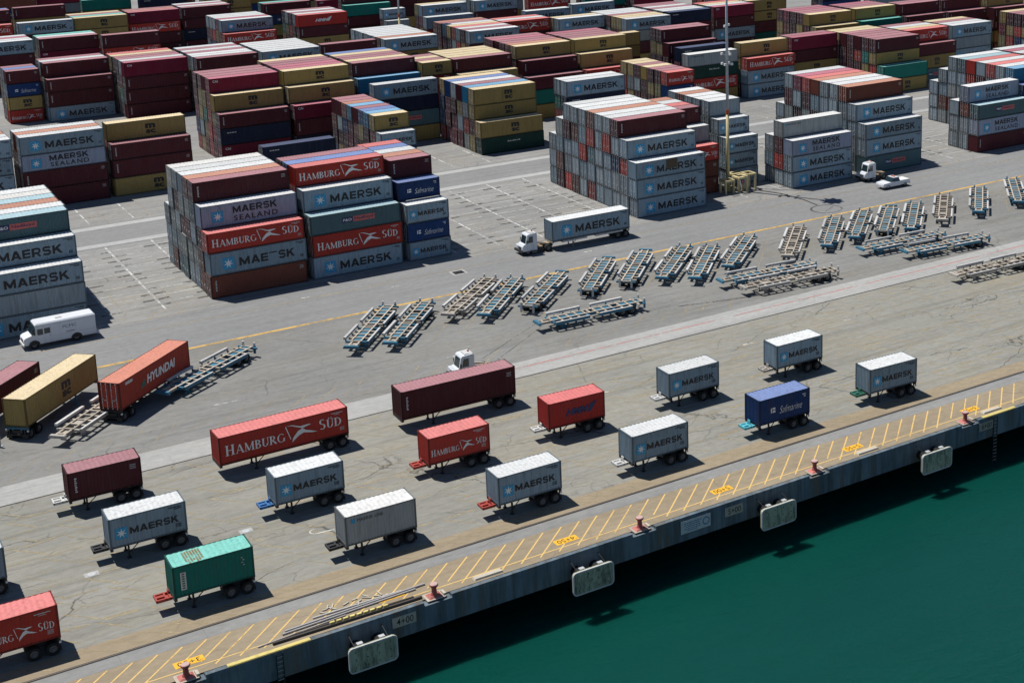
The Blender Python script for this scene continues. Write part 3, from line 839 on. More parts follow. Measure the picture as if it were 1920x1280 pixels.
        p = Flat(); p.rect(-1.9, H * 0.42, 1.45, 0.72); out.append(('logo_panel', 'navytext', p, None))
        p = Flat(); p.rect(-0.42, H * 0.42, 2.95, 0.72); out.append(('logo_panel', 'salmon', p, None))
        t = Flat(); t.text('P&O', -1.75, H * 0.42 + 0.18, 1.15, 0.36, bold=0.02); t.v = [(x, z, 0.004) for x, z, _ in t.v]; out.append(('lettering', 'white', t, None))
        t = Flat(); t.text('Nedlloyd', -0.22, H * 0.42 + 0.12, 2.5, 0.46, bold=0.02); t.v = [(x, z, 0.004) for x, z, _ in t.v]; out.append(('lettering', 'navytext', t, None))
    elif code == 'h':
        t = Flat(); t.text('HMM', -2.0 * (1 if big else 0.6), H * 0.36, 3.4 * (1 if big else 0.72), 0.72, bold=0.05, shear=0.35)
        t.poly([(1.1, H * 0.36), (1.5, H * 0.36), (2.2, H * 0.74), (1.4, H * 0.66)]); out.append(('lettering', 'white' if big else 'navytext', t, None))
    elif code == 'y':
        t = Flat(); t.text('HYUNDAI', -1.55, H * 0.38, 5.0, 0.95, bold=0.035, shear=0.18); out.append(('lettering', 'white', t, None))
        p = Flat(); p.poly([(-2.75, H * 0.36), (-1.8, H * 0.36), (-2.0, H * 0.66)]); out.append(('emblem', 'green', p, None))
        t = Flat(); t.rect(a + 1.0, H * 0.80, 1.2, 0.3); out.append(('number_print', 'dirtywhite', t, None))
    elif code == 'K':
        t = Flat()
        for i in range(7): t.rect(-1.1 + i * 0.36, H * 0.62, 0.25, 0.26 - 0.05 * (i % 3))
        out.append(('number_print', 'dirtywhite', t, None))
    elif code == 'B':
        t = Flat()
        for i in range(4): t.rect(a + 1.1 + i * 0.42, H * 0.72, 0.32, 0.16)
        out.append(('number_print', 'dirtywhite', t, None))
    elif code == 't':
        p = Flat(); p.rect(a + 0.55, H * 0.22, 0.42, H * 0.56); out.append(('logo_panel', 'dirtywhite', p, None))
        t = Flat()
        for i in range(7): t.rect(a + 0.66, H * 0.26 + i * 0.19, 0.20, 0.12, 0.004)
        out.append(('number_print', 'green', t, None))
        t = Flat()
        for i in range(4): t.rect(a + L - 0.95 + 0.1 * (i % 2), H * 0.72 - i * 0.2, 0.12, 0.07)
        out.append(('number_print', 'dirtywhite', t, None))
    return out

_CM = {}
def cmesh(part, L, H, **kw):
    key = (part, round(L, 2), round(H, 2), tuple(sorted(kw.items())))
    if key not in _CM:
        mb = MB()
        if part == 'wall': c_wall(mb, L, H)
        elif part == 'roof': c_roof(mb, L, H)
        elif part == 'frame': c_frame(mb, L, H)
        elif part == 'door': c_door(mb, L, H, kw['s'])
        elif part == 'door_seal': mb.box(-L / 2 + 0.08, -L / 2 + 0.11, -CW / 2 + 0.12, CW / 2 - 0.12, 0.12, H - 0.1)
        elif part == 'lock_rod': c_rods(mb, L, H, kw['s'])
        me = mb.mesh('container_' + part); me.materials.append(None); _CM[key] = me
    return _CM[key]
def mark_meshes(code, L, H, back):
    key = ('mk', code, round(L, 2), round(H, 2), back)
    if key not in _CM:
        r = []
        for nm, mt, fl, par in marks(code, L, H):
            mb = MB(); fl.side(mb, CW / 2 - 0.005, 'back' if back else False); me = mb.mesh('container_' + nm); me.materials.append(M[mt]); r.append((nm, me, par))
        _CM[key] = r
    return _CM[key]
def container(code, L, H, loc, rz, label, group=None, paint_code=None, simple=False):
    """root empty at the centre of the base; doors at local -x"""
    pc = paint_code or code
    e = empty('shipping_container', loc, rz)
    tag(e, label, 'container', group)
    inst('wall', cmesh('wall', L, H), PW[pc], e)
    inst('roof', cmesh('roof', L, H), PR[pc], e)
    inst('frame', cmesh('frame', L, H), PF[pc], e)
    inst('door_seal', cmesh('door_seal', L, H), M['black'], e)
    for s in (-1, 1):
        d = inst('door', cmesh('door', L, H, s=s), PD[pc], e)
        inst('lock_rod', cmesh('lock_rod', L, H, s=s), M['galv'], d)
    par = {}
    for nm, me, pp in mark_meshes(code, L, H, math.cos(rz) < -0.2):
        o = link(nm, me, par.get(pp, e)); par[nm] = o
    return e

# --- the stacked yard: bay id, kind (L 40 ft mixed heights, S 40 ft standard, T 20 ft), x, y of the front face,
#     then rows from the quay side inland, each written from the ground up
BAYS = """A S 20.0 82.4 MGM ...M ....P ....G ....O ....p ....W ....G
C1 L 46.7 82.5 OeH ...S ....R ....O ....G ....G ....W GGG
C2 L 59.75 82.5 MHP ...M ....H ....N ....R
C3 T 72.75 82.5 MNM ...N ....R ....O ....G ....N ....H
b2 L 108.5 82.3 MMm GGHM GGNGR GGGHG GGGGG HGPHO GGHGG OGGOG HGGRG ROGG GGG
b2b T 120.95 88.0 OOH ...G ....R ....H ....G ....O
b3 T 130.0 90.0 MMM .G.M .HHGG ...HG ....G ....O ....G
E1 S 137.2 82.3 MMS ...L GGG
E2 L 152.4 82.4 PMM ...M ..GGO ...GG ..GGG ..RGO ..GRH ..RGr ..GRG GGG
R L 178.0 82.7 RSP GG.S GGG
R2 S 190.3 84.0 ...N ....C ....G ....H ....G ....H ....p ....G ...G .GG
R3 S 203.4 88.0 ....G ....H ....G ....O ....G ....r ....G
B0 L 22.6 142.3 RMMM ...G ...O ...G
B1 L 35.9 142.3 RRSM ...O ...G
B2 L 48.9 142.3 YRR ...Y
D1 L 69.5 155.5 .BR ...Y ....r ....R ....R ....R
D2 L 82.5 155.0 BRr ...Y ....Y ....r ....r ....R ....R ....Y
D3a L 95.6 150.6 YPBM
D3 L 95.5 158.0 ...C ....R ....Y ....R ....R ....Y ....N
D4 T 107.9 158.0 ....Y ....R ....Y ....R
D5 S 114.4 155.5 ...Y ....R ....Y ....Y ....Y ....Y
D6 L 128.2 154.4 YTR ...R ....Y ....O ....R ....R ....r ....R
D7 L 141.4 154.8 ..H ...Y ....Y ....R ....R ....R ....r
D8 L 154.6 176.0 ..YY
G T 86.9 126.6 ..M ...Y ...C ...N ...R ...C ...O ...R ...R
F L 107.8 133.2 KY ..YY ...C ...R ...G ...N ...Y
H L 124.6 132.5 ..BM ...G
I T 146.6 133.4 ..NH ...R ...R ...Y ...R ...Y ...Y
J S 161.0 148.0 YHKL
J2 L 161.0 151.0 ...B
K L 162.5 157.8 ...R ....R ....R
L L 174.4 146.3 MMH ...Y
N L 187.4 148.2 ..Rr ...R
O L 199.9 133.0 YT ..YR ...R ...R ...R ...R ...Y ...Y
Q1 L 212.9 138.0 PYR ...H ...Y ...G ...R
Q2 L 225.9 140.2 MMGM ...G ...R ...Y
S1 L 251.0 141.0 ..YR ...R ...R ...Y
Y1 L 200.5 156.5 ...Y ....Y ....R ....R ....r ....R
Y2 L 214.4 157.5 ...T ....Y ....R ....R ....r
RD L 227.6 157.0 ...R ....R ....R
RE L 240.5 156.6 ...R ....R ....R
YF L 253.8 155.0 ...R ....Y ....Y
Z1 T 45.5 213.0 HYNR ...N ...R
Z2 L 52.2 210.2 MRR ...R ...G ...R
Z3 L 65.2 203.5 RRRr ...G ...R ...R ...Y ...H
Z4 L 78.2 200.0 ...R ...G ...G ...R ...G ...R ...G
Z5 L 91.2 200.0 ...M ...G ...G ...G ...G ...G
Z6 L 104.2 201.5 ...R
W L 117.5 200.0 ...M ...O ...G ...G ...G ...G ...G ...G
W2 L 137.0 199.3 ...M ...R ...G ...H ...Y ...G ...R ...O
HS L 149.6 208.0 ...H ...G ...H
W3 L 161.8 204.0 ...M ...Y
W4 L 174.2 194.0 ...M ...Y ...Y ...R ...G ...G ...G
NV L 188.1 197.7 ...B ...G ...G ...R ...G ...R ...R
CA L 202.0 198.8 .MRr ...G ...Y ...H
CB L 215.2 203.0 ..YY
M0 L 44.6 248.0 ..RM ...G ...r ...G
ma L 57.9 247.5 ..rR ...G ...T
md L 70.2 244.4 ..HR
MK L 98.0 248.8 ..H ...M ...r ...G ...G ...G
HM L 115.5 248.5 .YRh ...G ...R ...G ...R
T1 L 131.0 259.0 ..RT ....R
M20 T 138.3 250.0 ..G ...M
Mf L 146.2 246.4 ..rM ...Y
Mf2 L 138.6 226.0 ...M
Mf3 L 160.7 247.0 ...M ...G
Hf L 173.6 242.0 ...H
Mf4 L 177.0 225.0 ...M
Mf5 L 162.0 221.0 ...M
H0 L 45.4 276.5 ...H
MK2 L 58.6 277.0 ..RM
YM L 71.0 277.5 ..YY ...T ...R ...Y
CH L 84.0 280.0 .RHr ...O ...R
mr L 97.0 281.0 .BRR ...G ...R ...G
m00 L 49.5 305.0 ...R ...N
mb L 62.9 307.6 ...R
T6 L 80.1 313.0 ...T
B6 L 93.2 307.0 ..CB
Y6 L 106.2 294.0 ...Y ...G
R6 L 115.6 275.0 ...R ...T
r6 L 129.0 273.0 ...r
R7 L 142.0 268.0 ...R
f1 L 60.0 330.0 ....Y ....G
f2 L 73.0 334.0 ....R ....G
f3 L 100.0 325.0 ....Y ....R
f4 L 119.5 300.0 ....R ....Y
f5 L 133.0 296.0 ....G ....Y
f6 L 156.0 272.0 ....Y ....G
f7 L 187.0 236.0 ....M ....r
f8 L 199.5 232.0 ....r ....Y
f9 L 214.0 222.0 ....Y ....R
f10 L 229.0 190.0 ....B ....R
f11 L 243.0 186.0 ....R ....Y
f12 L 170.0 262.0 ....R ....G
Nv L 71.0 137.5 BB"""
TOP = {k: set(v.split(',')) for k, v in (q.split(':') for q in """C1:00,01,02,13,24,34,44,54,64;C2:00,01,02,13,24,34,44;A:00,01,02,13,24,34,44,54,64,74;B1:00,01,02,03,13,23;b2:00,01,02,10,11,13,20,21,23,24,30,34,43,44,54,64,74,84;B2:00,01,02,13;D1:00,01,02,13,24,34,44,54;E1:00,01,02,11,12,13,22;E2:00,01,02,13,24,34,44,54,63,64,74,84;F:00,01,12,13,23,33,43,53,63;D2:01,02,13,24,34,44,54,64,74;D3a:00,01,02,03;H:02,03,13;Nv:01;R:00,01,02,10,11,13,20,21,22;C3:00,01,02,13,24,34,44,54,64;Z2:00,01,02,13,23;Z3:00,01,02,03,13,23,33,43;D3:03,14,24;D6:00,01,02,13,24,34,44,54,64,74;D5:03,14;Z4:03,13,23;ma:02,03;D7:02,13,24;md:02,03;J:01,02,03;L:00,01,02,13;W:03;O:00,01,12,13,23,33,43,53;MK2:03;N:01,02,03;K:03,14,24;b3:00,01,02,13,24,34,44,64;MK:02,13;G:02,13,23,33,43,53,63,73,83;YM:02,03;HM:01,02,03;W3:03;CH:01,02,03;mb:02,03;Q2:01,02,03;Y1:03,14,24,34,44;W4:03;Z5:03;mr:01,02,03;Z6:03;W2:03;Mf:03;Y2:03,14;CA:01,02,03;NV:03;RD:03,14;Z1:00,01,02,03;I:02,03,13,23,33;D4:04;T1:02,03,14;HS:03;T6:03;M0:02,03;Mf3:02,03;Q1:01,02,13;R6:03;Mf4:03;J2:03;RE:03,14;Mf2:03;Hf:03;Mf5:03;CB:01,02,03;b2b:00,01,02,13,24;B6:03;M20:02,13;R2:14,24,34,44,54,64,74;YF:03,14;f1:03;B0:01,02,03;Y6:03;D8:03;R7:03;f2:03;r6:03;H0:03""".split(';'))}
DROP = {k: set(v.split(',')) for k, v in (q.split(':') for q in """A:10,11,20,21,22,30,31,32,33,40,41,42,43,50,51,52,53,60,61,62,63;C2:20,21,30,31,32;C3:10,11,12,20,21,22,30,31,32,33,40,41,42,43,50,51,52,53;b2b:10,11,20,21,22,30,31,32,33,40,41,42,43;b3:10,11,20,21,22,30,31,32,33,40,41,42,43,50,51,52,53;E2:20,21,30,31,32,40,41,42,50,51,60,61,70,71,80,81;R2:10,11,12,20,21,22,23,30,31,32,40,41,42,50,51,52,60,61;R3:10,11,12,13,20,21,22,23,30,31,32,33,40,41,42,43,50,51,52,53;B0:10,11,12,20,21,22;D2:20,21,30,31,32,40,41,42,43,50,51,52,53,60,61,62,63;D3:10,11,12,20,21,22,23,30,31,32,33,40,41,42,43,50,51,52,53;D4:10,11,12,13,20,21,22,23;D5:10,11,12,20,21,22,23,30,31,32,33,40,41,42,43;D6:10,11,20,21,22,30,31,32,33,40,41,42,43,50,51,52,53,60,61,62,63;D7:10,11,20,21,22,30,31,32,33,40,41,42,43,50,51,52,53;G:10,11,20,30,40,50;I:10,20,30,40,50;K:10,11;O:10,20,30,40,50,60;Q1:10,11,20,21,22,30,31,32;Q2:10,11,12,20,21,22;S1:10,20;Y1:10,11,12,20,21,22,30,31,32,40,41;Y2:10,11,12,20,21,22,23,30,31,32,33;RD:10,11,12;RE:10,11,12;YF:10,11;Z4:30,31,32,40,41,42,50,51,52;Z5:10,11,12,20,21,22,30,31,32,40,41,42;W:10,11,12,20,21,22,30,31,32,40,41,42,50,51,52,60,61,62;W2:10,11,20,21,30,31,40,41,50,60;HS:10,11,12;W4:10,11,20,21,30,31,40,41,50,51,52;NV:10,11,12,20,21,22,30,31,32,40,41,42,50,51,52;CA:10,11,12,20,21,22;M0:10,11,12,20,21,22;ma:10,11;MK:10,11,20,30,40;HM:10,20,30;YM:10,11,12,20,21,22;CH:10,11,12;mr:10,11,12,20,21,22""".split(';'))}
PHRASE = {
 'A': 'stack behind the step van', 'C1': 'stack with the missing letter R', 'C2': 'stack with two red lettered sides', 'C3': 'short stack with two navy sides',
 'b2': 'stack behind the moving trailer', 'b2b': 'short stack between big stack and mast', 'b3': 'short stack behind the light mast', 'E1': 'stack next to the parked yard tractor',
 'E2': 'stack behind the pickup', 'R': 'maroon-based stack past the pickup', 'R2': 'bay inland of the maroon based stack', 'R3': 'bay with a crimson back roof', 'B0': 'stack past the two-line grey one', 'B1': 'two-line lettered block across the aisle',
 'B2': 'yellow-topped block across the aisle', 'F': 'stack with four yellow sides', 'G': 'short stack with striped blue roofs', 'H': 'stack with a dark blue third tier', 'I': 'short stack with yellow and red roofs', 'J': 'single row behind the mast',
 'L': 'stack of yellow over red over grey', 'O': 'stack with a teal second tier', 'Q1': 'stack between teal and grey bays', 'Q2': 'grey-faced stack by the back lane', 'Nv': 'two-high blue pair in the lane',
 'Z1': 'short far stack with navy tier', 'Z2': 'far maroon stack on a grey base', 'Z3': 'crimson-topped far stack', 'Z4': 'striped-roof stack beyond the five-highs', 'Z5': 'white-roofed stack beyond the five-highs', 'Z6': 'single far row beyond yellow roofs',
 'W': 'broad white-roofed stack by the far mast', 'W2': 'many-striped stack past the far mast', 'HS': 'red-fronted far stack', 'W3': 'far pair with a yellow roof', 'W4': 'far stack roofed yellow and white', 'NV': 'dark-blue-fronted far stack', 'CA': 'crimson-topped stack beyond the near mast', 'CB': 'far yellow pair beyond the near mast',
 'M0': 'far grey-fronted stack at the yard end', 'ma': 'far maroon stack with a teal roof', 'md': 'far maroon over red row', 'MK': 'far white-roofed stack on a red step', 'HM': 'far stack under slanted white letters', 'T1': 'far teal-fronted stack', 'M20': 'short far grey pair', 'Mf': 'far grey over crimson stack',
 'K': 'five-high maroon bay behind the mast', 'J2': 'dark blue row behind the mast', 'N': 'crimson-topped bay beside yellow over red', 'S1': 'far stack with maroon and yellow ends', 'Y1': 'five-high bay stepped in yellow past teal', 'Y2': 'five-high bay with a teal step', 'RD': 'five-high maroon bay past the teal step', 'RE': 'second five-high maroon bay past the teal step', 'YF': 'yellow-topped bay past the maroon bays',
 'MK2': 'far row in front of a maroon row', 'YM': 'far double-yellow stack', 'CH': 'far crimson over red stack', 'mr': 'far maroon stack on a dark base', 'mb': 'farthest maroon row', 'H0': 'far red row at the yard end', 'R6': 'farthest maroon row before teal'}
def zone(b, y):
    if b in PHRASE: return PHRASE[b]
    if b[0] == 'D': return 'second-range bay ' + {'1': 'with a dark blue base', '2': 'between two five-high bays', '3': 'with a sky blue step', '4': 'of short boxes', '5': 'roofed in yellow', '6': 'with a teal box low down', '7': 'stepped in yellow', '8': 'with two yellow sides'}[b[1]]
    if y < 185: return 'far second range past the mast'
    if y < 225: return 'third range of stacks'
    if y < 262: return 'fourth range of stacks'
    return 'farthest ranges of stacks'
MARKW = {'M': 'blue star and black lettering', 'm': 'a brown patch over its lettering', 'e': 'a letter missing', 'S': 'two lines of lettering', 'L': 'one small line of lettering', 'H': 'white lettering and pennant', 'N': 'white script', 'P': 'navy and salmon panels', 'Y': 'black monogram', 'r': 'small white letters', 'h': 'slanted white letters'}
ORD = ['front', 'second', 'third', 'fourth', 'fifth', 'sixth', 'seventh', 'eighth', 'ninth', 'tenth', 'eleventh', 'twelfth']
TIER = ['ground', 'second', 'third', 'fourth', 'fifth']
ROWP = 2.47
rnd = random.Random(7)
stuff = MB(); SMATS = []; SIDX = {}
def smat(m):
    if m.name not in SIDX: SIDX[m.name] = len(SMATS); SMATS.append(m)
    return SIDX[m.name]
_cheap = {}
def cheap_geo(L, H):
    key = (L, H)
    if key not in _cheap:
        r = []
        for fn, role in ((lambda mb: c_wall(mb, L, H, True), 'w'), (lambda mb: c_frame(mb, L, H, True), 'f'), (lambda mb: (c_door(mb, L, H, -1), c_door(mb, L, H, 1)), 'd'), (lambda mb: c_roof(mb, L, H, True), 'r'), (lambda mb: (c_rods(mb, L, H, -1), c_rods(mb, L, H, 1)), 'g'), (lambda mb: mb.box(-L / 2 + 0.08, -L / 2 + 0.11, -CW / 2 + 0.12, CW / 2 - 0.12, 0.12, H - 0.1), 'k')):
            mb = MB(); fn(mb); r.append((mb.v, mb.f, role))
        _cheap[key] = r
    return _cheap[key]
used = {}
for line in BAYS.split('\n'):
    p = line.split(); bid, kind, bx, by = p[0], p[1], float(p[2]), float(p[3])
    L = 6.058 if kind == 'T' else 12.192
    hs = HLIST if kind == 'L' else SLIST
    pal = 'GGGGGGRHPO' if bid[0] in 'AbECR' and bid not in ('CH', 'CA', 'CB', 'RD', 'RE', 'R6', 'R7', 'B6') else 'RRRYYrGNHTO'
    for r, s in enumerate(p[4:]):
        z = 0.0
        for t, c in enumerate(s):
            if c == '.': c = rnd.choice(pal)
            H = hs[t]; jr = random.Random('%s%d%d' % (bid, r, t))
            cx, cy = bx + L / 2 + jr.uniform(-.085, .085), by + r * ROWP + CW / 2 + jr.uniform(-.012, .012)
            key = '%x%d' % (r, t)
            if key in TOP.get(bid, ()):
                flip = jr.random() < 0.25 and t < len(s)
                w = PAINT[c][2]; mk = MARKW.get(c)
                front = r == 0 or t >= len(p[4 + r - 1])
                pos = '%s tier, %s row' % ('top' if t == len(s) - 1 and t else TIER[t], ORD[r])
                lab = '%s container%s, %s, %s' % (w, '', pos, zone(bid, by))
                cand = '%s container with %s, %s, %s' % (w, mk, pos, zone(bid, by))
                if mk and front and len(cand.split()) <= 16: lab = cand
                container(c, L, H, (cx, cy, z), (math.pi if flip else 0.0) + jr.uniform(-.0016, .0016), lab, 'containers stacked in the yard')
            elif key not in DROP.get(bid, ()):
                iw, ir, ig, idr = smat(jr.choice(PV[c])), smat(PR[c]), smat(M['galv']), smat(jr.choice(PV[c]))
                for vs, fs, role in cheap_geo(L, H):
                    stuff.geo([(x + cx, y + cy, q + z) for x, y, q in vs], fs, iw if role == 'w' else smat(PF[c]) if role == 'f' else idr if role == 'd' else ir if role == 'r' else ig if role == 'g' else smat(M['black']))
                if r == 0 or t >= len(p[4 + r - 1]):
                    for nm, mt, fl, par in marks(c, L, H):
                        fl.side(stuff, CW / 2 - 0.005, False, cx, cy, z, smat(M[mt]))
            z += H
o = stuff.build('container_stacks', SMATS)
tag(o, 'remaining containers packed into the rows of the yard stacks', 'containers', None, 'stuff')

# ------------------------------------------------------------------ wheels, chassis, carts
def wheel_mesh():
    t = MB(); r = 0.50
    prof = [(0.30, -0.29), (0.46, -0.29), (r, -0.24), (r, -0.03), (0.44, 0.0), (r, 0.03), (r, 0.24), (0.46, 0.29), (0.30, 0.29)]
    n = 18
    vs = [(q * math.cos(2 * math.pi * i / n), y, q * math.sin(2 * math.pi * i / n)) for q, y in prof for i in range(n)]
    fs = [(k * n + i, (k + 1) * n + i, (k + 1) * n + (i + 1) % n, k * n + (i + 1) % n) for k in range(len(prof) - 1) for i in range(n)]
    t.geo(vs, fs); tm = t.mesh('tyre'); tm.materials.append(M['tyre'])
    h = MB()
    for s in (-1, 1):
        h.cyl((0, s * 0.12, 0), (0, s * 0.22, 0), 0.31, 0.29, 14); h.cyl((0, s * 0.2, 0), (0, s * 0.31, 0), 0.12, 0.09, 8)
        for i in range(8):
            a = i * math.pi / 4; h.cyl((0.2 * math.cos(a), s * 0.2, 0.2 * math.sin(a)), (0.2 * math.cos(a), s * 0.25, 0.2 * math.sin(a)), 0.025, None, 5)
    hm = h.mesh('rim'); hm.materials.append(M['rim'])
    return tm, hm
TYRE, RIM = wheel_mesh()
def wheel(parent, x, y, r=0.5, thick=1.0):
    o = link('wheel', TYRE, parent); o.location = (x, y, r); s = r / 0.5; o.scale = (s, thick, s)
    link('rim', RIM, o)
    return o

def chassis(loc, rz, L, goose, frame_mat, label, group, legs=True):
    """skeletal container chassis, kingpin end at local -x, origin on the ground below the container's centre"""
    e = empty('container_chassis', loc, rz); tag(e, label, 'chassis', group)
    hl = L / 2; z = 1.30
    m = MB()
    for y in (-0.45, 0.45):
        m.box(-hl + 0.2, hl - 0.05, y - 0.07, y + 0.07, z - 0.34, z - 0.05); m.box(-hl + 0.2, hl - 0.05, y - 0.11, y + 0.11, z - 0.05, z - 0.02)
    n = int(L / 1.2)
    for i in range(n): 
        x = -hl + 0.6 + i * (L - 1.2) / (n - 1); m.box(x - 0.05, x + 0.05, -0.38, 0.38, z - 0.28, z - 0.12)
    m.build('frame', frame_mat, e)
    for x in (-hl + 0.11, hl - 0.14):
        m = MB(); m.box(x - 0.11, x + 0.11, -1.19, 1.19, z - 0.22, z - 0.025); 
        for s in (-1, 1): m.box(x - 0.05, x + 0.05, s * 1.06 - 0.05, s * 1.06 + 0.05, z - 0.03, z + 0.05)
        m.build('bolster', frame_mat, e)
    if goose:
        g = MB(); a, b = -hl - 1.2, -hl + 0.02
        for y in (-0.48, 0.48): g.box(a, b, y - 0.08, y + 0.08, z - 0.24, z - 0.06)
        for q in (a + 0.06, a + 0.75, b - 0.15): g.box(q - 0.06, q + 0.06, -0.56, 0.56, z - 0.22, z - 0.052)
        g.box(a + 0.02, b - 0.03, -0.55, 0.55, z - 0.29, z - 0.245); g.box(a + 0.12, a + 0.7, -0.10, 0.22, z - 0.2, z - 0.07); g.box(b - 0.2, b - 0.12, 0.1, 0.5, z - 0.07, z + 0.22)
        g.build('gooseneck', goose, e)
    xl = -hl + (1.45 if L < 8 else 3.4)
    for s in (-1, 1):
        g = MB(); g.box(xl - 0.07, xl + 0.07, s * 0.72 - 0.07, s * 0.72 + 0.07, 0.06, z - 0.25); g.box(xl - 0.16, xl + 0.16, s * 0.72 - 0.16, s * 0.72 + 0.16, 0.0, 0.06)
        g.bar((xl + 0.05, s * 0.72, 0.45), (xl + 0.85, s * 0.48, z - 0.3), 0.06, 0.06); g.build('landing_leg', frame_mat, e)
    ax = (hl - 1.85, hl - 0.58)
    sub = MB(); sub.box(ax[0] - 0.55, ax[1] + 0.5, -0.55, 0.55, 0.62, z - 0.35)
    for x in ax: sub.cyl((x, -1.15, 0.5), (x, 1.15, 0.5), 0.07, None, 8)
    sub.build('bogie', M['darksteel'], e)
    for x in ax:
        for s in (-1, 1): wheel(e, x, s * 0.9)
    g = MB(); g.box(hl - 0.12, hl - 0.02, -1.15, 1.15, 0.42, 0.56)
    for s in (-1, 1): g.box(hl - 0.1, hl - 0.04, s * 0.8 - 0.06, s * 0.8 + 0.06, 0.56, z - 0.22); g.box(hl - 0.04, hl - 0.025, s * 0.85 - 0.3, s * 0.85 + 0.3, 0.14, 0.42)
    g.build('bumper', M['darksteel'], e)
    for s in (-1, 1):
        g = MB(); g.box(hl - 0.16, hl - 0.01, s * 1.14 - 0.06, s * 1.14 + 0.06, 0.86, 1.02); g.build('tail_lamp', M['white'], e)
    return e

GT = 'containers on chassis along the apron'
GC = 'chassis parked along the apron'
TRAIL = [ # code, length, height, x of the near-left corner, y of the near side, yaw, gooseneck, label words
 ('H', 6.058, 2.591, 8.80, 8.9, -.012, 'darksteel', 'red container with white lettering at the end of the quayside lane', 'under the red container ending the quayside lane'),
 ('t', 6.058, 2.591, 22.95, 9.30, -.024, 'brightred', 'teal container with a rusty roof patch, quayside lane', 'orange-nosed, under the teal container'),
 ('L', 6.058, 2.591, 36.45, 9.45, -.015, 'darksteel', 'pale grey container with one small line of lettering, quayside lane', 'under the pale grey container with small lettering'),
 ('M', 6.058, 2.591, 49.65, 8.70, -.010, 'brightred', 'grey star container between pale grey and rust-edged ones, quayside lane', 'red-nosed, under a grey star container'),
 ('M', 6.058, 2.591, 63.20, 9.15, -.009, 'dirtywhite', 'grey star container next to the navy one, quayside lane', 'pale-nosed, beside the navy container'),
 ('N', 6.058, 2.591, 77.30, 9.00, -.015, 'cyan', 'navy blue container with white script, quayside lane', 'turquoise-nosed, under the navy container'),
 ('M', 6.058, 2.591, 91.00, 8.85, -.046, 'green', 'grey star container last in the quayside lane past the navy one', 'green-nosed, last in the quayside lane'),
 ('M', 6.058, 2.591, 7.15, 20.4, -.01, 'darksteel', 'dark-sided grey container cut off at the middle lane end', 'under the grey container ending the middle lane'),
 ('M', 6.058, 2.591, 20.80, 20.2, -.02, 'darksteel', 'grey star container with a rust-flecked white roof, middle lane by maroon', 'dark-nosed, in front of the maroon short container'),
 ('M', 6.058, 2.591, 34.20, 19.95, -.012, 'brightblue', 'grey star container before the long red one, middle lane', 'blue-nosed, in the middle lane'),
 ('H', 6.058, 2.591, 48.05, 19.6, -.012, 'brightred', 'short red container with white lettering and pennant, middle lane', 'red-nosed, under the short red lettered container'),
 ('h', 6.058, 2.591, 60.60, 20.2, -.042, 'dirtywhite', 'short red container with slanted navy letters, middle lane', 'pale-nosed, under the navy-lettered red container'),
 ('M', 6.058, 2.591, 74.05, 19.9, -.011, 'dirtywhite', 'grey star container next to the navy-lettered red one, middle lane', 'pale-nosed, next along from the navy-lettered red container'),
 ('M', 6.058, 2.591, 87.45, 19.75, -.012, 'cartgrey', 'grey star container last in the middle lane', 'grey-nosed, last in the middle lane'),
 ('R', 6.058, 2.591, 19.90, 31.2, -.024, 'dirtywhite', 'short maroon container beside the long red one, landside lane', 'pale-nosed, under the short maroon container'),
 ('H', 12.192, 2.70, 32.60, 30.7, .012, None, 'long red container with white lettering and pennant, landside lane', 'long, under the long red lettered container'),
 ('R', 12.192, 2.896, 50.05, 30.6, -.020, None, 'long plain maroon container hiding a yard tractor, landside lane', 'long, under the plain maroon container'),
]
DECK = 1.305
for code, L, H, x, y, a, goose, lab, clab in TRAIL:
    c, s = math.cos(a), math.sin(a)
    cx, cy = x + c * L / 2 - s * CW / 2, y + s * L / 2 + c * CW / 2
    fm = M['cartgrey'] if code == 'h' or L > 8 else M['darksteel']
    chassis((cx, cy, 0), a, L, M[goose] if goose else None, M['darksteel'], 'chassis ' + clab, GC)
    pc = 'T' if code == 't' else None
    ce = container(code, L, H, (cx, cy, DECK), a + math.pi, lab, GT, pc)
    if code == 't':
        m = MB()
        for k in range(7):
            m.box(0.55 + k * 0.2, 0.70 + k * 0.2, -0.95, 0.75 + 0.2 * (k % 3), H - 0.021, H - 0.0185)
        m.build('rust_patch', M['rustpatch'], ce)

# angled and towed loads
ROOT = []
def load(code, L, H, center, ang, chl, lab, cm, flip):
    ROOT.append(chassis((*center, 0), ang, L, None, cm, chl, 'chassis carrying angled or towed containers'))
    if code == 'M':
        for x0, x1 in ((-4.6, -0.8), (0.6, 4.9)):
            m = MB(); m.box(x0, x1, -1.36, -1.24, 1.02, 1.24); m.build('side_rail', M['cartwhite'], ROOT[-1])
            for q in (x0 + 0.1, (x0 + x1) / 2, x1 - 0.1):
                m = MB(); m.box(q - 0.06, q + 0.06, -1.25, -0.5, 0.98, 1.1); m.build('outrigger', M['cartgrey'], ROOT[-1])
    container(code, L, H, (*center, DECK), ang + (math.pi if flip else 0), lab, 'containers on angled or towed chassis')
A45 = R(42.9)
def mid(px, py, ang, L):   # from the near-right bottom corner of the near end
    d = Vector((math.cos(ang), math.sin(ang))); n = Vector((-math.sin(ang), math.cos(ang)))
    q = Vector((px, py)) + d * (L / 2) + n * (CW / 2); return (q.x, q.y)
load('y', 12.192, 2.896, mid(28.35, 49.25, A45, 12.192), A45 + math.pi, 'chassis under the brick red container with slanted letters', 'brick red container with white slanted letters, parked at an angle', M['darksteel'], True)
load('Y', 12.192, 2.896, mid(19.95, 50.35, R(46.7), 12.192), R(46.7) + math.pi, 'blue chassis under the angled yellow container', 'mustard yellow container with black monogram, parked at an angle', M['cartblue'], False)
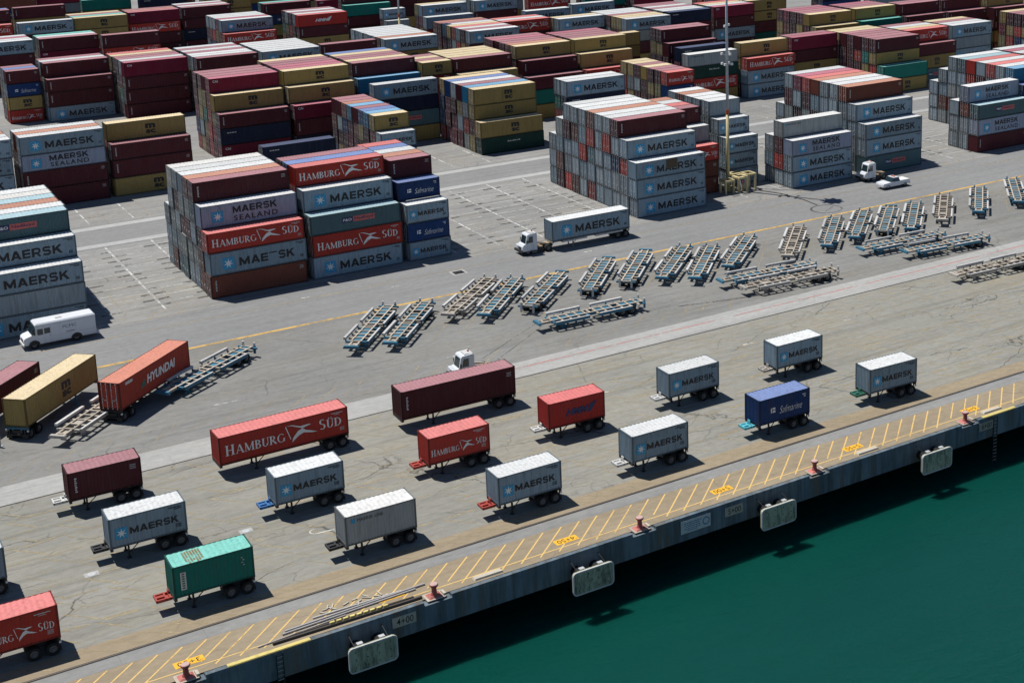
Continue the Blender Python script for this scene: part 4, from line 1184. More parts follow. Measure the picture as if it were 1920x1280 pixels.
load('R', 12.192, 2.896, mid(14.75, 51.65, R(46.7), 12.192), R(46.7) + math.pi, 'chassis under the angled maroon container', 'maroon container parked at an angle behind the yellow one', M['darksteel'], False)
load('M', 12.192, 2.80, (96.75, 76.45), R(-1.0), 'grey chassis of the moving trailer', 'grey star container on the trailer being towed along the road', M['cartgrey'], True)
e = empty('stand_frame', (16.9, 50.75, 0), R(46.7)); tag(e, 'pale blue steel stand at the rear of the yellow container', 'stand')
m = MB()
for y in (-0.62, 0.62): m.box(-0.08, 0.08, y - 0.09, y + 0.09, 0, 1.25); m.box(-0.35, 0.35, y - 0.14, y + 0.14, 0, 0.07)
m.build('post', M['cartwhite'], e)
m = MB(); m.box(-0.06, 0.06, -0.6, 0.6, 0.95, 1.12); m.build('crossbar', M['cartblue'], e)

def cart(loc, ang, style, rev, label, group):
    """terminal cart: ladder frame with guide rails; tow end at local -x"""
    e = empty('container_cart', loc, ang); tag(e, label, 'trailer', group)
    fr, bar = (M['cartblue'], M['carttan']) if style == 'blue' else (M['cartgrey'], M['carttan']) if style == 'tan' else (M['cartgrey'], M['carttan'])
    s = -1 if rev else 1
    for y in (-0.55, 0.55):
        m = MB(); m.box(-5.4, 6.9, y - 0.06, y + 0.06, 0.82, 1.17); m.build('main_beam', fr, e)
        m = MB(); m.box(-5.4, 6.9, y - 0.085, y + 0.085, 1.172, 1.215); m.build('beam_flange', bar, e)
    X = [-5.25, -4.15, -3.05, -1.95, -0.9, -0.3, 0.5, 1.6, 2.7, 3.8, 4.9, 6.0, 6.75]
    for i, x in enumerate(X):
        m = MB(); m.box(x - 0.10, x + 0.10, -0.46, 0.46, 0.98, 1.19); m.build('crossmember', bar, e)
        if i != 5:
            for q in (-1, 1):
                m = MB(); y0, y1 = sorted((q * 0.62, q * 1.22)); m.box(x - 0.12, x + 0.12, y0, y1, 0.92, 1.13); m.build('outrigger', bar if i % 4 else fr, e)
    for i in ((0, 1, 2, 3, 6, 7, 9, 10, 11) if style == 'blue' else (1, 5, 8)):
        m = MB(); m.box(X[i] + 0.14, X[i + 1] - 0.14, -0.45, 0.45, 1.05, 1.09); m.build('deck_plate', fr, e)
    g = MB()
    for y in (-0.42, 0.42): g.box(-7.0, -5.2, y - 0.1, y + 0.1, 0.98, 1.14)
    g.box(-6.9, -5.45, -0.55, 0.55, 0.90, 0.975); g.box(-6.4, -6.2, -0.5, 0.5, 0.99, 1.13); g.build('gooseneck', bar, e)
    g = MB(); g.hexa([(-7.12, -0.95, 0.92), (-6.95, -0.95, 0.92), (-6.95, 0.95, 0.92), (-7.12, 0.95, 0.92), (-7.1, -0.8, 1.2), (-6.7, -0.8, 1.2), (-6.7, 0.8, 1.2), (-7.1, 0.8, 1.2)]); g.build('coupling_plate', fr, e)
    for x0, x1 in ((-5.2, -0.75), (0.55, 5.0)):
        g = MB(); y = s * 1.34
        g.box(x0, x1, y - 0.15, y + 0.15, 1.26, 1.52); rail_o = g.build('guide_rail', M['cartwhite'], e)
        for q in (x0 + 0.12, (x0 + x1) / 2, x1 - 0.12):
            g = MB(); g.bar((q, s * 1.20, 1.05), (q, y, 1.30), 0.12, 0.12); g.build('rail_post', M['darksteel'], rail_o)
        g = MB(); y = -s * 1.30; g.box(x0, x1, y - 0.09, y + 0.09, 0.78, 1.12); g.build('side_rail', fr, e); g = MB(); g.box(x0, x1, y - 0.11, y + 0.11, 1.122, 1.17); g.build('rail_cap', M['cartwhite'], e)
    for q in (-1, 1):
        g = MB(); g.prism([(-4.7, 0.95), (-3.4, 0.95), (-3.75, 0.35), (-3.75, 0.06), (-4.25, 0.06), (-4.25, 0.35)], q * 0.62 - 0.07, q * 0.62 + 0.07); g.box(-4.35, -3.65, q * 0.62 - 0.16, q * 0.62 + 0.16, 0, 0.06); g.build('landing_leg', fr, e)
    g = MB(); g.box(3.1, 6.0, -0.5, 0.5, 0.55, 0.83)
    for x in (3.85, 5.15): g.cyl((x, -1.1, 0.5), (x, 1.1, 0.5), 0.07, None, 8)
    g.build('bogie', M['darksteel'], e)
    for x in (3.85, 5.15):
        for q in (-1, 1): wheel(e, x, q * 0.85)
    for q in (-1, 1):
        g = MB(); g.box(6.88, 7.05, q * 0.75 - 0.12, q * 0.75 + 0.12, 0.35, 1.25); g.build('rear_bumper', M['cartwhite'] if rev else fr, e)
        g = MB(); g.cyl((6.95, q * 0.75, 1.25), (6.95, q * 0.75, 1.62), 0.13, 0.12, 8); g.build('guide_stop', M['dirtywhite'], e)
    return e
CARTS = [((53.55, 53.39), (62.55, 64.33), 0, 'blue'), ((57.49, 51.98), (66.75, 62.94), 0, 'blue'), ((66.9, 57.1), (77.0, 66.7), 0, 'tan'), ((70.0, 54.2), (80.0, 65.0), 0, 'blue'),
 ((75.5, 53.8), (85.98, 63.95), 1, 'blue'), ((84.42, 54.95), (93.68, 65.43), 1, 'blue'), ((89.87, 54.83), (99.59, 65.58), 1, 'blue'), ((94.46, 53.58), (104.8, 63.8), 0, 'blue'),
 ((97.83, 51.1), (107.75, 61.69), 0, 'blue'), ((104.17, 52.76), (114.4, 62.3), 0, 'blue'), ((113.07, 51.68), (122.74, 61.94), 0, 'tan'), ((120.2, 52.3), (130.0, 62.4), 0, 'blue'),
 ((125.71, 53.13), (135.71, 62.87), 0, 'blue'), ((130.54, 52.8), (140.81, 62.78), 1, 'blue'), ((134.54, 51.5), (144.75, 61.73), 0, 'blue'), ((141.4, 52.4), (151.2, 62.4), 0, 'white'),
 ((148.49, 52.25), (158.59, 62.48), 0, 'blue'), ((157.2, 52.7), (166.6, 63.4), 0, 'blue'),
 ((73.86, 48.3), (88.19, 47.9), 2, 'blue'), ((99.9, 48.5), (113.92, 47.3), 2, 'blue'), ((100.54, 44.75), (114.9, 43.74), 2, 'tan'), ((122.78, 48.6), (137.04, 47.6), 2, 'blue'), ((126.74, 44.2), (140.85, 42.9), 2, 'blue'),
 ((125.0, 32.95), (139.3, 32.4), 2, 'tan'), ((32.9, 52.3), (44.6, 60.6), 2, 'blue'), ((21.9, 47.0), (31.9, 57.0), 2, 'white')]
CLAB = {0: 'first blue cart of the angled row, nearest the hidden yard tractor', 1: 'second blue cart of the angled row, before the first tan one', 3: 'blue cart next past the first tan one in the angled row',
 4: 'first of three blue carts with pale rear posts towards the water', 5: 'middle of three blue carts with pale rear posts towards the water', 6: 'third of three blue carts with pale rear posts, before the coupling-first ones',
 7: 'first blue cart after the three with pale rear posts', 8: 'second blue cart after the three with pale rear posts', 9: 'last blue cart before the lone tan one in the angled row',
 11: 'first blue cart past the lone tan one in the angled row', 12: 'second blue cart past the lone tan one in the angled row', 13: 'blue cart with pale rear posts past the lone tan one', 14: 'blue cart next before the whitish one in the angled row',
 16: 'first blue cart past the whitish one in the angled row', 17: 'second blue cart past the whitish one in the angled row', 2: 'dusty tan cart angled beside the road line, second pair along', 10: 'dusty tan cart angled alone between two groups of blue carts', 15: 'whitish cart angled near the far end of the row',
 18: 'blue cart lying parallel to the quay by the angled row', 19: 'blue cart lying parallel to the quay beside a tan one', 20: 'dusty tan cart parallel to the quay beside a blue one',
 21: 'blue cart parallel to the quay, road side of a blue pair', 22: 'blue cart parallel to the quay, water side of a blue pair', 23: 'dusty tan cart alone on the apron past the concrete strip',
 24: 'blue cart angled next to the brick red container', 25: 'whitish cart angled between yellow and brick red containers'}
for i, (a, b, rev, st) in enumerate(CARTS):
    ang = math.atan2(b[1] - a[1], b[0] - a[0]); c = ((a[0] + b[0]) / 2, (a[1] + b[1]) / 2)
    if rev == 1: ang += math.pi
    lab = CLAB.get(i, 'blue cart with pale rear posts turned to the water, angled row' if rev == 1 else 'blue cart with its coupling end turned to the water, angled row')
    cart((*c, 0), ang, st, rev == 1, lab, 'empty carts parked by the road')

# ------------------------------------------------------------------ vehicles
def yard_tractor(loc, rz, label):
    """front at local -x"""
    e = empty('yard_tractor', loc, rz); tag(e, label, 'truck', 'white yard tractors')
    m = MB()
    m.prism([(-2.35, 0.62), (-2.42, 1.25), (-2.2, 1.55), (-1.95, 1.62), (-1.68, 2.78), (-1.55, 2.92), (-0.35, 3.02), (-0.22, 2.9), (-0.2, 0.62)], -1.2, 0.45)
    m.box(-2.35, -0.9, 0.45, 1.15, 0.62, 1.25)
    m.build('cab', M['vanwhite'], e)
    for nm, pts in (('windscreen', [(-1.945, 1.70), (-1.715, 2.68)]),):
        m = MB(); (xa, za), (xb, zb) = pts
        m.hexa([(xa - 0.012, -1.08, za), (xa + 0.04, -1.08, za), (xa + 0.04, 0.33, za), (xa - 0.012, 0.33, za), (xb - 0.012, -1.0, zb), (xb + 0.04, -1.0, zb), (xb + 0.04, 0.26, zb), (xb - 0.012, 0.26, zb)]); m.build('windscreen', M['glass'], e)
    for y in (-1.206, 0.445):
        m = MB(); m.prism([(-1.62, 1.72), (-1.42, 2.6), (-0.85, 2.62), (-0.85, 1.72)], y, y + 0.012); m.build('side_window', M['glass'], e)
    m = MB(); m.box(-0.21, -0.185, -0.95, 0.2, 1.8, 2.6); m.build('rear_window', M['glass'], e)
    m = MB(); m.box(-2.55, -2.36, -1.22, 1.18, 0.42, 0.72); m.build('bumper', M['darksteel'], e)
    m = MB()
    for i in range(5): m.box(-2.425, -2.40, -0.75, 0.15, 0.84 + i * 0.075, 0.875 + i * 0.075)
    m.build('grille', M['darksteel'], e)
    m = MB()
    for x0, x1, z0, z1 in ((-1.70, -1.685, 0.75, 1.68), (-0.80, -0.785, 0.75, 2.72), (-1.70, -0.785, 0.745, 0.76)): m.box(x0, x1, -1.204, -1.198, z0, z1)
    m.build('door_seam', M['darksteel'], e)
    m = MB(); m.box(-1.1, -0.98, -1.225, -1.2, 1.35, 1.39); m.build('door_handle', M['darksteel'], e)
    m = MB(); m.box(-1.0, -0.3, -1.32, -1.202, 0.36, 0.42); m.box(-1.0, -0.3, -1.30, -1.202, 0.62, 0.66); m.build('step', M['galv'], e)
    m = MB(); m.box(-1.2, -0.3, -1.0, 0.3, 3.003, 3.05); m.build('roof_panel', M['dirtywhite'], e)
    m = MB()
    for y in (-0.25, 0.15): m.cyl((0.0, y, 1.3), (1.0, y * 1.5, 1.15), 0.03, None, 5)
    m.build('air_hose', M['brightred'], e)
    m = MB(); m.box(-2.3, 2.5, -0.45, 0.45, 0.5, 0.85); m.box(-0.9, 0.7, -1.1, -0.5, 0.35, 0.8); m.box(-0.6, 0.6, 0.5, 1.1, 0.35, 0.9); m.build('chassis_frame', M['darksteel'], e)
    m = MB(); m.box(-0.18, 0.75, -0.95, 0.95, 0.86, 0.93); m.build('rear_deck', M['tan'], e)
    m = MB(); m.bar((-0.1, 0.5, 1.35), (1.5, 0.5, 1.05), 0.2, 0.16); m.bar((-0.1, -0.3, 1.35), (1.5, -0.3, 1.05), 0.2, 0.16); m.build('lift_boom', M['cartgrey'], e)
    m = MB(); m.hexa([(0.9, -0.5, 0.98), (2.2, -0.5, 0.9), (2.2, 0.5, 0.9), (0.9, 0.5, 0.98), (0.9, -0.5, 1.1), (2.2, -0.5, 1.0), (2.2, 0.5, 1.0), (0.9, 0.5, 1.1)]); m.build('fifth_wheel', M['tan'], e)
    m = MB(); m.cyl((-0.12, 0.62, 0.9), (-0.12, 0.62, 3.1), 0.07, None, 8); m.build('exhaust', M['galv'], e)
    m = MB(); m.lathe([(0.11, 3.0), (0.11, 3.18), (0.05, 3.22)], 8, -0.55, -0.3); m.build('beacon', M['orange'], e)
    for y in (-1.0, 0.75):
        m = MB(); m.box(-2.44, -2.41, y - 0.12, y + 0.12, 0.85, 1.05); m.build('headlight', M['white'], e)
    for y in (-1.38, 0.62):
        m = MB(); m.box(-1.85, -1.75, y - 0.1, y + 0.1, 1.75, 2.2); m.build('mirror', M['darksteel'], e)
    wheel(e, -1.55, -0.98, 0.5, 0.55); wheel(e, -1.55, 0.98, 0.5, 0.55)
    for s in (-1, 1): wheel(e, 1.55, s * 0.88)
    return e
yard_tractor((88.6, 76.7, 0), R(-1), 'white yard tractor towing the grey container trailer on the road')
yard_tractor((151.4, 79.6, 0), R(-2), 'white yard tractor parked in stack shade beside the pickup')
yard_tractor((62.0, 40.1, 0), R(-3), 'white yard tractor half hidden behind the long maroon container')

def step_van(loc, rz):
    e = empty('step_van', loc, rz); tag(e, 'white step van with blunt bonnet and small side lettering on the road', 'van')
    m = MB()
    W = 1.12
    m.hexa([(-2.55, -W, 0.5), (3.9, -W, 0.5), (3.9, W, 0.5), (-2.55, W, 0.5), (-2.55, -W, 2.75), (3.9, -W, 2.75), (3.9, W, 2.75), (-2.55, W, 2.75)])
    m.hexa([(-2.53, -W + 0.003, 2.751), (3.88, -W + 0.003, 2.751), (3.88, W - 0.003, 2.751), (-2.53, W - 0.003, 2.751), (-2.35, -W + 0.14, 2.9), (3.75, -W + 0.14, 2.9), (3.75, W - 0.14, 2.9), (-2.35, W - 0.14, 2.9)])
    m.build('body', M['vanwhite'], e)
    m = MB(); m.prism([(-2.551, 0.55), (-3.75, 0.55), (-3.82, 1.25), (-3.6, 1.42), (-2.551, 1.72)], -W + 0.08, W - 0.08); m.build('bonnet', M['vanwhite'], e)
    m = MB(); m.prism([(-2.552, 1.75), (-2.95, 1.62), (-2.62, 2.55), (-2.552, 2.6)], -W + 0.1, W - 0.1); m.build('windscreen', M['glass'], e)
    for y in (-W - 0.006, W - 0.006):
        m = MB(); m.box(-2.35, -1.75, y, y + 0.012, 1.55, 2.25); m.build('side_window', M['glass'], e)
        m = MB(); m.box(-1.62, -0.98, y, y + 0.012, 1.6, 2.25); m.build('side_window', M['glass'], e)
    m = MB(); m.box(-3.95, -3.78, -W, W, 0.45, 0.7); m.build('bumper', M['dirtywhite'], e)
    m = MB(); m.box(3.9, 4.25, -0.95, 0.95, 0.42, 0.58); m.build('rear_step', M['galv'], e)
    m = MB()
    for i in range(5): m.box(-3.825, -3.79, -0.5, 0.5, 0.82 + i * 0.08, 0.86 + i * 0.08)
    m.build('grille', M['darksteel'], e)
    m = MB()
    for x in (-1.68, -0.9): m.box(x, x + 0.015, -W - 0.004, -W + 0.002, 0.55, 2.5)
    m.box(-0.6, 3.8, -W - 0.012, -W + 0.002, 1.15, 1.19); m.box(-0.6, 3.8, -W - 0.012, -W + 0.002, 2.55, 2.58); m.build('door_seam', M['galv'], e)
    m = MB(); m.box(-1.1, -0.98, -W - 0.03, -W, 1.3, 1.34); m.build('door_handle', M['darksteel'], e)
    m = MB(); m.box(-0.2, 0.5, -0.35, 0.35, 2.901, 2.98); m.build('roof_vent', M['dirtywhite'], e)
    for s in (-1, 1):
        m = MB(); m.box(-3.84, -3.80, s * 0.75 - 0.16, s * 0.75 + 0.16, 0.85, 1.1); m.build('headlight', M['white'], e)
        for z in (0.95, 1.5): pass
        m = MB(); m.box(3.895, 3.93, s * 0.98 - 0.07, s * 0.98 + 0.07, 0.9, 1.2); m.build('tail_light', M['brightred'], e)
        m = MB(); m.box(-2.75, -2.62, s * 1.33 - 0.1, s * 1.33 + 0.1, 1.7, 2.1); m.build('mirror', M['darksteel'], e)
    fl = Flat(); fl.text('PCMC', 0.35, 1.85, 1.5, 0.34, bold=-0.005); fl.rect(0.7, 1.35, 0.9, 0.07)
    m = MB(); fl.side(m, W + 0.006); m.build('lettering', M['navytext'], e)
    for x in (-2.75, 1.75):
        for s in (-1, 1):
            wheel(e, x, s * 0.9, 0.46, 0.6)
            m = MB(); n = 10
            m.geo([(x + 0.60 * math.cos(math.pi * i / n), s * (W + 0.007), 0.505 + 0.52 * math.sin(math.pi * i / n)) for i in range(n + 1)], [tuple(range(n + 1)) if s > 0 else tuple(range(n, -1, -1))]); m.build('wheel_arch', M['black'], e)
    return e
step_van((28.0, 78.05, 0), R(1.0))

def pickup(loc, rz):
    e = empty('pickup_truck', loc, rz); tag(e, 'white pickup truck with a covered bed driving along the road', 'pickup')
    W = 0.95
    m = MB()
    m.prism([(-2.65, 0.42), (-2.72, 0.72), (-2.6, 0.98), (-1.25, 1.08), (-1.2, 0.42)], -W, W)
    m.prism([(-1.2, 0.40), (-1.2, 1.081), (0.75, 1.09), (0.75, 0.40)], -W, W)
    m.prism([(0.752, 0.45), (0.752, 1.12), (2.65, 1.12), (2.68, 0.5)], -W + 0.002, W - 0.002)
    m.build('body', M['vanwhite'], e)
    m = MB(); m.hexa([(-1.15, -W + 0.05, 1.075), (0.72, -W + 0.05, 1.075), (0.72, W - 0.05, 1.075), (-1.15, W - 0.05, 1.075), (-0.55, -W + 0.2, 1.66), (0.52, -W + 0.2, 1.66), (0.52, W - 0.2, 1.66), (-0.55, W - 0.2, 1.66)]); m.build('cab_glass', M['glass'], e)
    m = MB(); m.box(-0.52, 0.5, -W + 0.21, W - 0.21, 1.661, 1.72); m.box(0.40, 0.60, -W + 0.16, W - 0.16, 1.07, 1.66); m.build('roof', M['vanwhite'], e)
    m = MB(); m.box(0.8, 2.6, -W + 0.06, W - 0.06, 1.121, 1.16); m.build('bed_cover', M['white'], e)
    m = MB(); m.box(-2.8, -2.66, -W, W, 0.42, 0.6); m.box(2.66, 2.8, -W, W, 0.42, 0.58); m.build('bumper', M['galv'], e)
    for s in (-1, 1):
        m = MB(); m.box(-2.715, -2.66, s * 0.72 - 0.16, s * 0.72 + 0.16, 0.68, 0.86); m.build('headlight', M['white'], e)
        m = MB(); m.box(2.64, 2.70, s * 0.85 - 0.08, s * 0.85 + 0.08, 0.65, 0.95); m.build('tail_light', M['brightred'], e)
        for x in (-1.75, 1.7): wheel(e, x, s * 0.82, 0.37, 0.45)
    m = MB(); m.box(-0.2, 0.15, -0.35, 0.35, 1.73, 1.82); m.build('beacon_bar', M['orange'], e)
pickup((150.9, 73.9, 0), R(-1.5))

# ------------------------------------------------------------------ light masts
def mast(loc, label, cage):
    e = empty('light_mast', loc); tag(e, label, 'light mast')
    m = MB(); m.cyl((0, 0, 0.5), (0, 0, 12.2), 0.27, 0.25, 14); m.build('lower_pole', M['mastyellow'], e, True)
    m = MB(); m.cyl((0, 0, 12.2), (0, 0, 12.9), 0.28, 0.28, 14); m.build('joint_collar', M['orange'], e)
    m = MB(); m.cyl((0, 0, 12.9), (0, 0, 40), 0.235, 0.15, 14); m.build('upper_pole', M['mastgrey'], e, True)
    m = MB(); m.lathe([(0.95, 0), (0.95, 0.45), (0.7, 0.6), (0.0, 0.62)], 12); m.build('base', M['mastyellow'], e)
    hd = MB(); hd.cyl((0, 0, 39.4), (0, 0, 39.6), 1.4, None, 16); hd.build('head_frame', M['galv'], e)
    for i in range(8):
        a = i * math.pi / 4; m = MB(); c, s = math.cos(a), math.sin(a)
        m.box(1.5 * c - 0.25, 1.5 * c + 0.25, 1.5 * s - 0.25, 1.5 * s + 0.25, 39.0, 39.4); m.build('floodlight', M['white'], e)
    for z, n in ((20.0, 4), (21.6, 3), (26.0, 2)):
        for i in range(n):
            a = 0.6 + i * 2 * math.pi / n; c, s = math.cos(a), math.sin(a)
            m = MB(); m.bar((0.2 * c, 0.2 * s, z), (0.75 * c, 0.75 * s, z + 0.1), 0.07, 0.07); b = m.build('light_bracket', M['galv'], e)
            m = MB(); m.box(0.8 * c - 0.16, 0.8 * c + 0.16, 0.8 * s - 0.16, 0.8 * s + 0.16, z + 0.02, z + 0.36); m.build('lamp_housing', M['white'], b)
    return e
mast((128.9, 88.2, 0), 'tall light mast with yellow lower pole beside the short stack', True)
mast((131.1, 224.5, 0), 'far light mast rising behind the white-roofed stack', False)
def guard(x, y, w, d, h, lab, rz=0):
    e = empty('guard_frame', (x, y, 0), rz); tag(e, lab, 'barrier', 'yellow guard frames round the mast')
    for sx in (-1, 1):
        for sy in (-1, 1):
            m = MB(); m.cyl((sx * w / 2, sy * d / 2, 0), (sx * w / 2, sy * d / 2, h), 0.19, None, 8); m.build('post', M['mastyellow'], e)
    m = MB()
    for sy in (-1, 1): m.box(-w / 2 - 0.12, w / 2 + 0.12, sy * d / 2 - 0.2, sy * d / 2 + 0.2, h, h + 0.3)
    for sx in (-1, 1): m.box(sx * w / 2 - 0.2, sx * w / 2 + 0.2, -d / 2 + 0.2, d / 2 - 0.2, h + 0.003, h + 0.297)
    m.build('top_rail', M['mastyellow'], e)
guard(127.6, 86.6, 1.5, 1.5, 1.9, 'yellow guard frame at the mast foot beside the dark stack gap')
guard(129.9, 86.3, 1.6, 1.5, 2.2, 'yellow guard frame before the mast with a sign on it')
guard(131.9, 86.9, 1.5, 1.7, 2.3, 'yellow guard frame at the mast foot by the cables')
guard(130.6, 88.5, 2.0, 1.2, 2.2, 'yellow guard frame behind the mast foot')
e = empty('switch_cabinet', (130.9, 87.0, 0)); tag(e, 'grey electrical cabinet inside the mast guard frames', 'cabinet')
m = MB(); m.box(-0.45, 0.45, -0.35, 0.35, 0.0, 1.75); m.build('cabinet_body', M['mastgrey'], e); m = MB(); m.box(-0.5, 0.5, -0.4, 0.4, 1.752, 1.83); m.build('cabinet_roof', M['galv'], e)
m = MB(); m.box(-0.4, 0.4, -0.372, -0.352, 0.1, 1.65); m.build('cabinet_door', M['galv'], e)
e = empty('round_sign', (129.7, 85.35, 0)); tag(e, 'small round purple and white sign on the mast guard frame', 'sign')
m = MB(); m.cyl((0, -0.02, 1.75), (0, 0.02, 1.75), 0.36, None, 14); m.build('disc', M['navytext'], e); m = MB(); m.cyl((0, -0.03, 1.75), (0, -0.022, 1.75), 0.2, None, 12); m.build('centre', M['salmon'], e)
m = MB(); m.cyl((0, 0.05, 0), (0, 0.05, 1.5), 0.06, None, 6); m.build('post', M['gold'], e)
for k, (pts, lab) in enumerate((([(131.8, 86.2), (134, 81.0), (134.6, 76.0), (134.3, 72.3)], 'black cable running from the mast to the road'), ([(132.2, 86.6), (137, 81.4), (140.4, 79.4)], 'grey hose lying between the mast and the grey stack'))):
    m = MB()
    for a, b in zip(pts, pts[1:]): m.cyl((*a, 0.06), (*b, 0.06), 0.055, None, 6)
    tag(m.build('ground_cable', M['cable' if k == 0 else 'pipe']), lab, 'cable')

# ------------------------------------------------------------------ quay furniture
BW = {21.3: 'beside the 3+50 patch', 40.0: 'beside the piled pipes', 58.6: 'between the notice board and 4+50', 77.3: 'between the 5+00 and 5+50 patches', 96.1: 'just before the far kerb guard'}
for bx, w in BW.items():
    e = empty('mooring_bollard', (bx, 0.42, 0)); tag(e, 'red mooring bollard with a pale cap ' + w, 'bollard', 'mooring bollards along the quay'); e.scale = (0.9, 0.9, 0.92)
    m = MB(); m.box(-0.85, 0.85, -0.60, 0.70, 0.0, 0.07); m.build('base_plate', M['carttan'], e)
    m = MB(); m.hexa([(-0.62, -0.45, 0.072), (0.62, -0.45, 0.072), (0.62, 0.55, 0.072), (-0.62, 0.55, 0.072), (-0.42, -0.3, 0.2), (0.42, -0.3, 0.2), (0.42, 0.4, 0.2), (-0.42, 0.4, 0.2)]); m.build('foot', M['pinkbase'], e)
    m = MB(); m.lathe([(0.34, 0.18), (0.24, 0.35), (0.21, 0.75), (0.26, 0.92), (0.37, 1.02), (0.39, 1.12), (0.34, 1.18)], 14); m.build('post', M['red'], e, True)
    m = MB(); m.lathe([(0.35, 1.176), (0.30, 1.21), (0.0, 1.22)], 14); m.build('cap', M['palepink'], e)
    m = MB(); m.box(0.68, 0.92, -0.4, 0.3, 0.07, 0.26); m.build('cleat', M['plank'], e)
for fx, w in ((34.05, 'below the 4+00 plate'), (52.75, 'between the 4+00 and 5+00 plates'), (71.5, 'just past the 5+00 plate'), (90.3, 'just before the 6+00 plate'), (15.4, 'before the 3+50 patch')):
    if fx < 20: continue
    e = empty('quay_fender', (fx, 0, 0)); tag(e, 'mossy fender panel on the quay wall ' + w, 'fender', 'fender panels on the quay wall')
    m = MB(); pts = []
    for cx, cz, a0 in ((1.55, -0.95, 0), (-1.55, -0.95, 90), (-1.55, -2.3, 180), (1.55, -2.3, 270)):
        for i in range(4):
            a = R(a0 + i * 30); pts.append((cx + 0.3 * math.cos(a), cz + 0.3 * math.sin(a)))
    m.prism(pts, -1.92, -1.66); m.build('panel', M['fender'], e)
    m = MB(); q = [(x * 1.0, z) for x, z in pts]
    for a, b in zip(q, q[1:] + q[:1]): m.bar((a[0], -1.90, a[1]), (b[0], -1.90, b[1]), 0.10, 0.10)
    m.build('rim', M['dirtywhite'], e)
    for s in (-0.85, 0.85):
        m = MB(); m.cyl((s, -0.36, -1.3), (s, -1.66, -1.5), 0.42, 0.5, 12); m.build('rubber_cell', M['tyre'], e)
        m = MB(); m.box(s - 0.22, s + 0.22, -1.64, -1.3, -0.68, -0.58); m.build('top_bracket', M['galv'], e)
    m = MB()
    for s in (-1.3, 1.3): m.bar((s, -0.36, -0.35), (s, -1.7, -0.78), 0.05, 0.05)
    m.build('chain', M['darksteel'], e)
    m = MB()
    for i in range(4):
        for j in range(3): m.cyl((-1.35 + i * 0.9, -1.935, -1.0 - j * 0.62), (-1.35 + i * 0.9, -1.918, -1.0 - j * 0.62), 0.05, None, 6)
    m.build('bolt_heads', M['darksteel'], e)
for lx, w in ((27.6, 'near the 3+50 patch'), (99.4, 'beside the 6+00 plate')):
    e = empty('quay_ladder', (lx, -0.45, 0)); tag(e, 'dark steel ladder down the quay wall ' + w, 'ladder', 'ladders on the quay wall')
    for s in (-0.24, 0.24):
        m = MB(); m.box(s - 0.03, s + 0.03, -0.05, 0.03, -5.5, 0.1); m.build('rail', M['darksteel'], e)
    for k in range(15):
        m = MB(); m.box(-0.21, 0.21, -0.03, 0.01, -5.3 + k * 0.36, -5.25 + k * 0.36); m.build('rung', M['cartgrey'], e)
for px, w in ((44.8, 'on the deck between 4+00 and 4+50'), (84.0, 'on the deck by 5+50'), (100.2, 'beside the farthest yellow kerb guard')):
    m = MB(); m.hexa([(-1.25, -0.28, 0), (1.25, -0.28, 0), (1.25, 0.28, 0), (-1.25, 0.28, 0), (-1.15, -0.22, 0.14), (1.15, -0.22, 0.14), (1.15, 0.22, 0.14), (-1.15, 0.22, 0.14)])
    o = m.build('kerb_block', M['plank']); o.location = (px, 0.95, 0.005); tag(o, 'long pale timber kerb block ' + w, 'kerb block', 'pale blocks along the quay edge')
for a, b, w in ((24.0, 30.0, 'by the piled pipes and ladder'), (97.9, 102.4, 'just past the farthest bollard')):
    m = MB(); m.hexa([(a, -0.33, 0.181), (b, -0.33, 0.181), (b, 0.12, 0.181), (a, 0.12, 0.181), (a, -0.29, 0.25), (b, -0.29, 0.25), (b, 0.08, 0.25), (a, 0.08, 0.25)])
    tag(m.build('kerb_guard', M['yellowedge']), 'yellow painted guard on the quay edge ' + w, 'kerb')
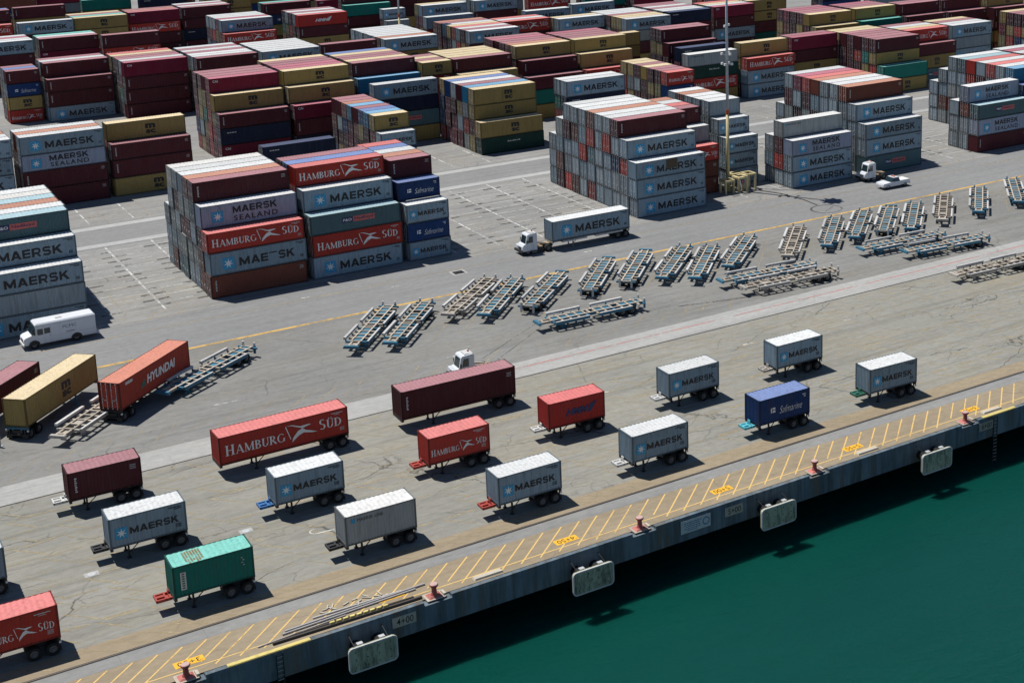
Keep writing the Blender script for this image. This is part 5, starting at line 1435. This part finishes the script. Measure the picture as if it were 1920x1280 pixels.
# pile of pipes and timbers beside the bollard
def longthing(name, a, b, r, mat, lab, cat, grp, square=False, z=0.0):
    m = MB(); 
    if square: m.bar((*a, z + r), (*b, z + r), 2 * r, 2 * r)
    else: m.cyl((*a, z + r), (*b, z + r), r, None, 8)
    o = m.build(name, M[mat]); tag(o, lab, cat, grp)
GP = 'pipes and timbers laid by the quay edge'
longthing('steel_pipe', (31.2, 2.75), (38.2, 2.62), 0.07, 'dirtywhite', 'pale thin pipe lying inland of the grey pair', 'pipe', GP)
longthing('steel_pipe', (26.6, 1.25), (33.4, 1.75), 0.06, 'pipe', 'thin grey pipe slanting towards the yellow kerb guard', 'pipe', GP)
longthing('steel_pipe', (28.9, 2.15), (40.1, 2.5), 0.09, 'pipe', 'long grey pipe on the quay deck, inland one of a pair', 'pipe', GP)
longthing('steel_pipe', (28.6, 1.85), (39.2, 2.2), 0.08, 'pipe', 'long grey pipe on the quay deck, water side of a pair', 'pipe', GP)
longthing('timber_beam', (27.6, 1.0), (39.1, 0.75), 0.10, 'darktimber', 'long dark timber lying along the quay edge', 'timber', GP, True)
longthing('timber_beam', (29.4, 1.3), (38.6, 1.15), 0.08, 'darktimber', 'thinner dark timber parallel to the long one', 'timber', GP, True)
for k in range(9):
    x = 31.9 + k * 0.52
    m = MB(); m.box(x, x + 0.36, 0.92 - 0.012 * k, 1.1 - 0.012 * k, 0.17, 0.34)
    tag(m.build('wood_chock', M['yellowedge']), 'small yellow block in the row on the dark timbers', 'block', 'yellow blocks on the timbers')
for k in range(16):
    x, y = 31.5 + rn.random() * 5.6, 2.5 + rn.random() * 1.1; m = MB(); a = rn.random() * 3.1
    l = 0.35 + rn.random() * 0.5; m.bar((x, y, 0.06), (x + l * math.cos(a), y + l * math.sin(a), 0.06), 0.10, 0.08)
    tag(m.build('wood_offcut', M['plank']), 'pale wood offcut scattered beside the pipes', 'offcut', 'wood offcuts by the pipes')
# drain and manholes
e = empty('drain_grate', (76.1, 74.3, 0)); tag(e, 'dark drain grate in a pale frame on the road', 'drain')
m = MB(); m.box(-1.0, 1.0, -0.9, 0.9, 0.0, 0.02); m.build('frame', M['band'], e); m = MB()
for i in range(11): m.box(-0.7, 0.7, -0.62 + i * 0.115, -0.56 + i * 0.115, 0.021, 0.035)
m.build('grating', M['darksteel'], e); m = MB(); m.box(-0.7, 0.7, -0.62, 0.65, 0.0205, 0.022); m.build('pit', M['slot'], e)
for x, y, lab in ((19.1, 19.6, 'pale manhole patch near the grey star container beside maroon'), (31.4, 19.6, 'pale manhole patch near the blue-nosed chassis')):
    e = empty('manhole', (x, y, 0)); tag(e, lab, 'manhole', 'manholes on the apron')
    m = MB(); m.box(-0.55, 0.55, -0.4, 0.4, 0.0, 0.022); m.build('surround', M['band'], e)
    m = MB(); m.cyl((0, 0, 0.021), (0, 0, 0.032), 0.3, None, 14); m.build('cover', M['galv'], e)
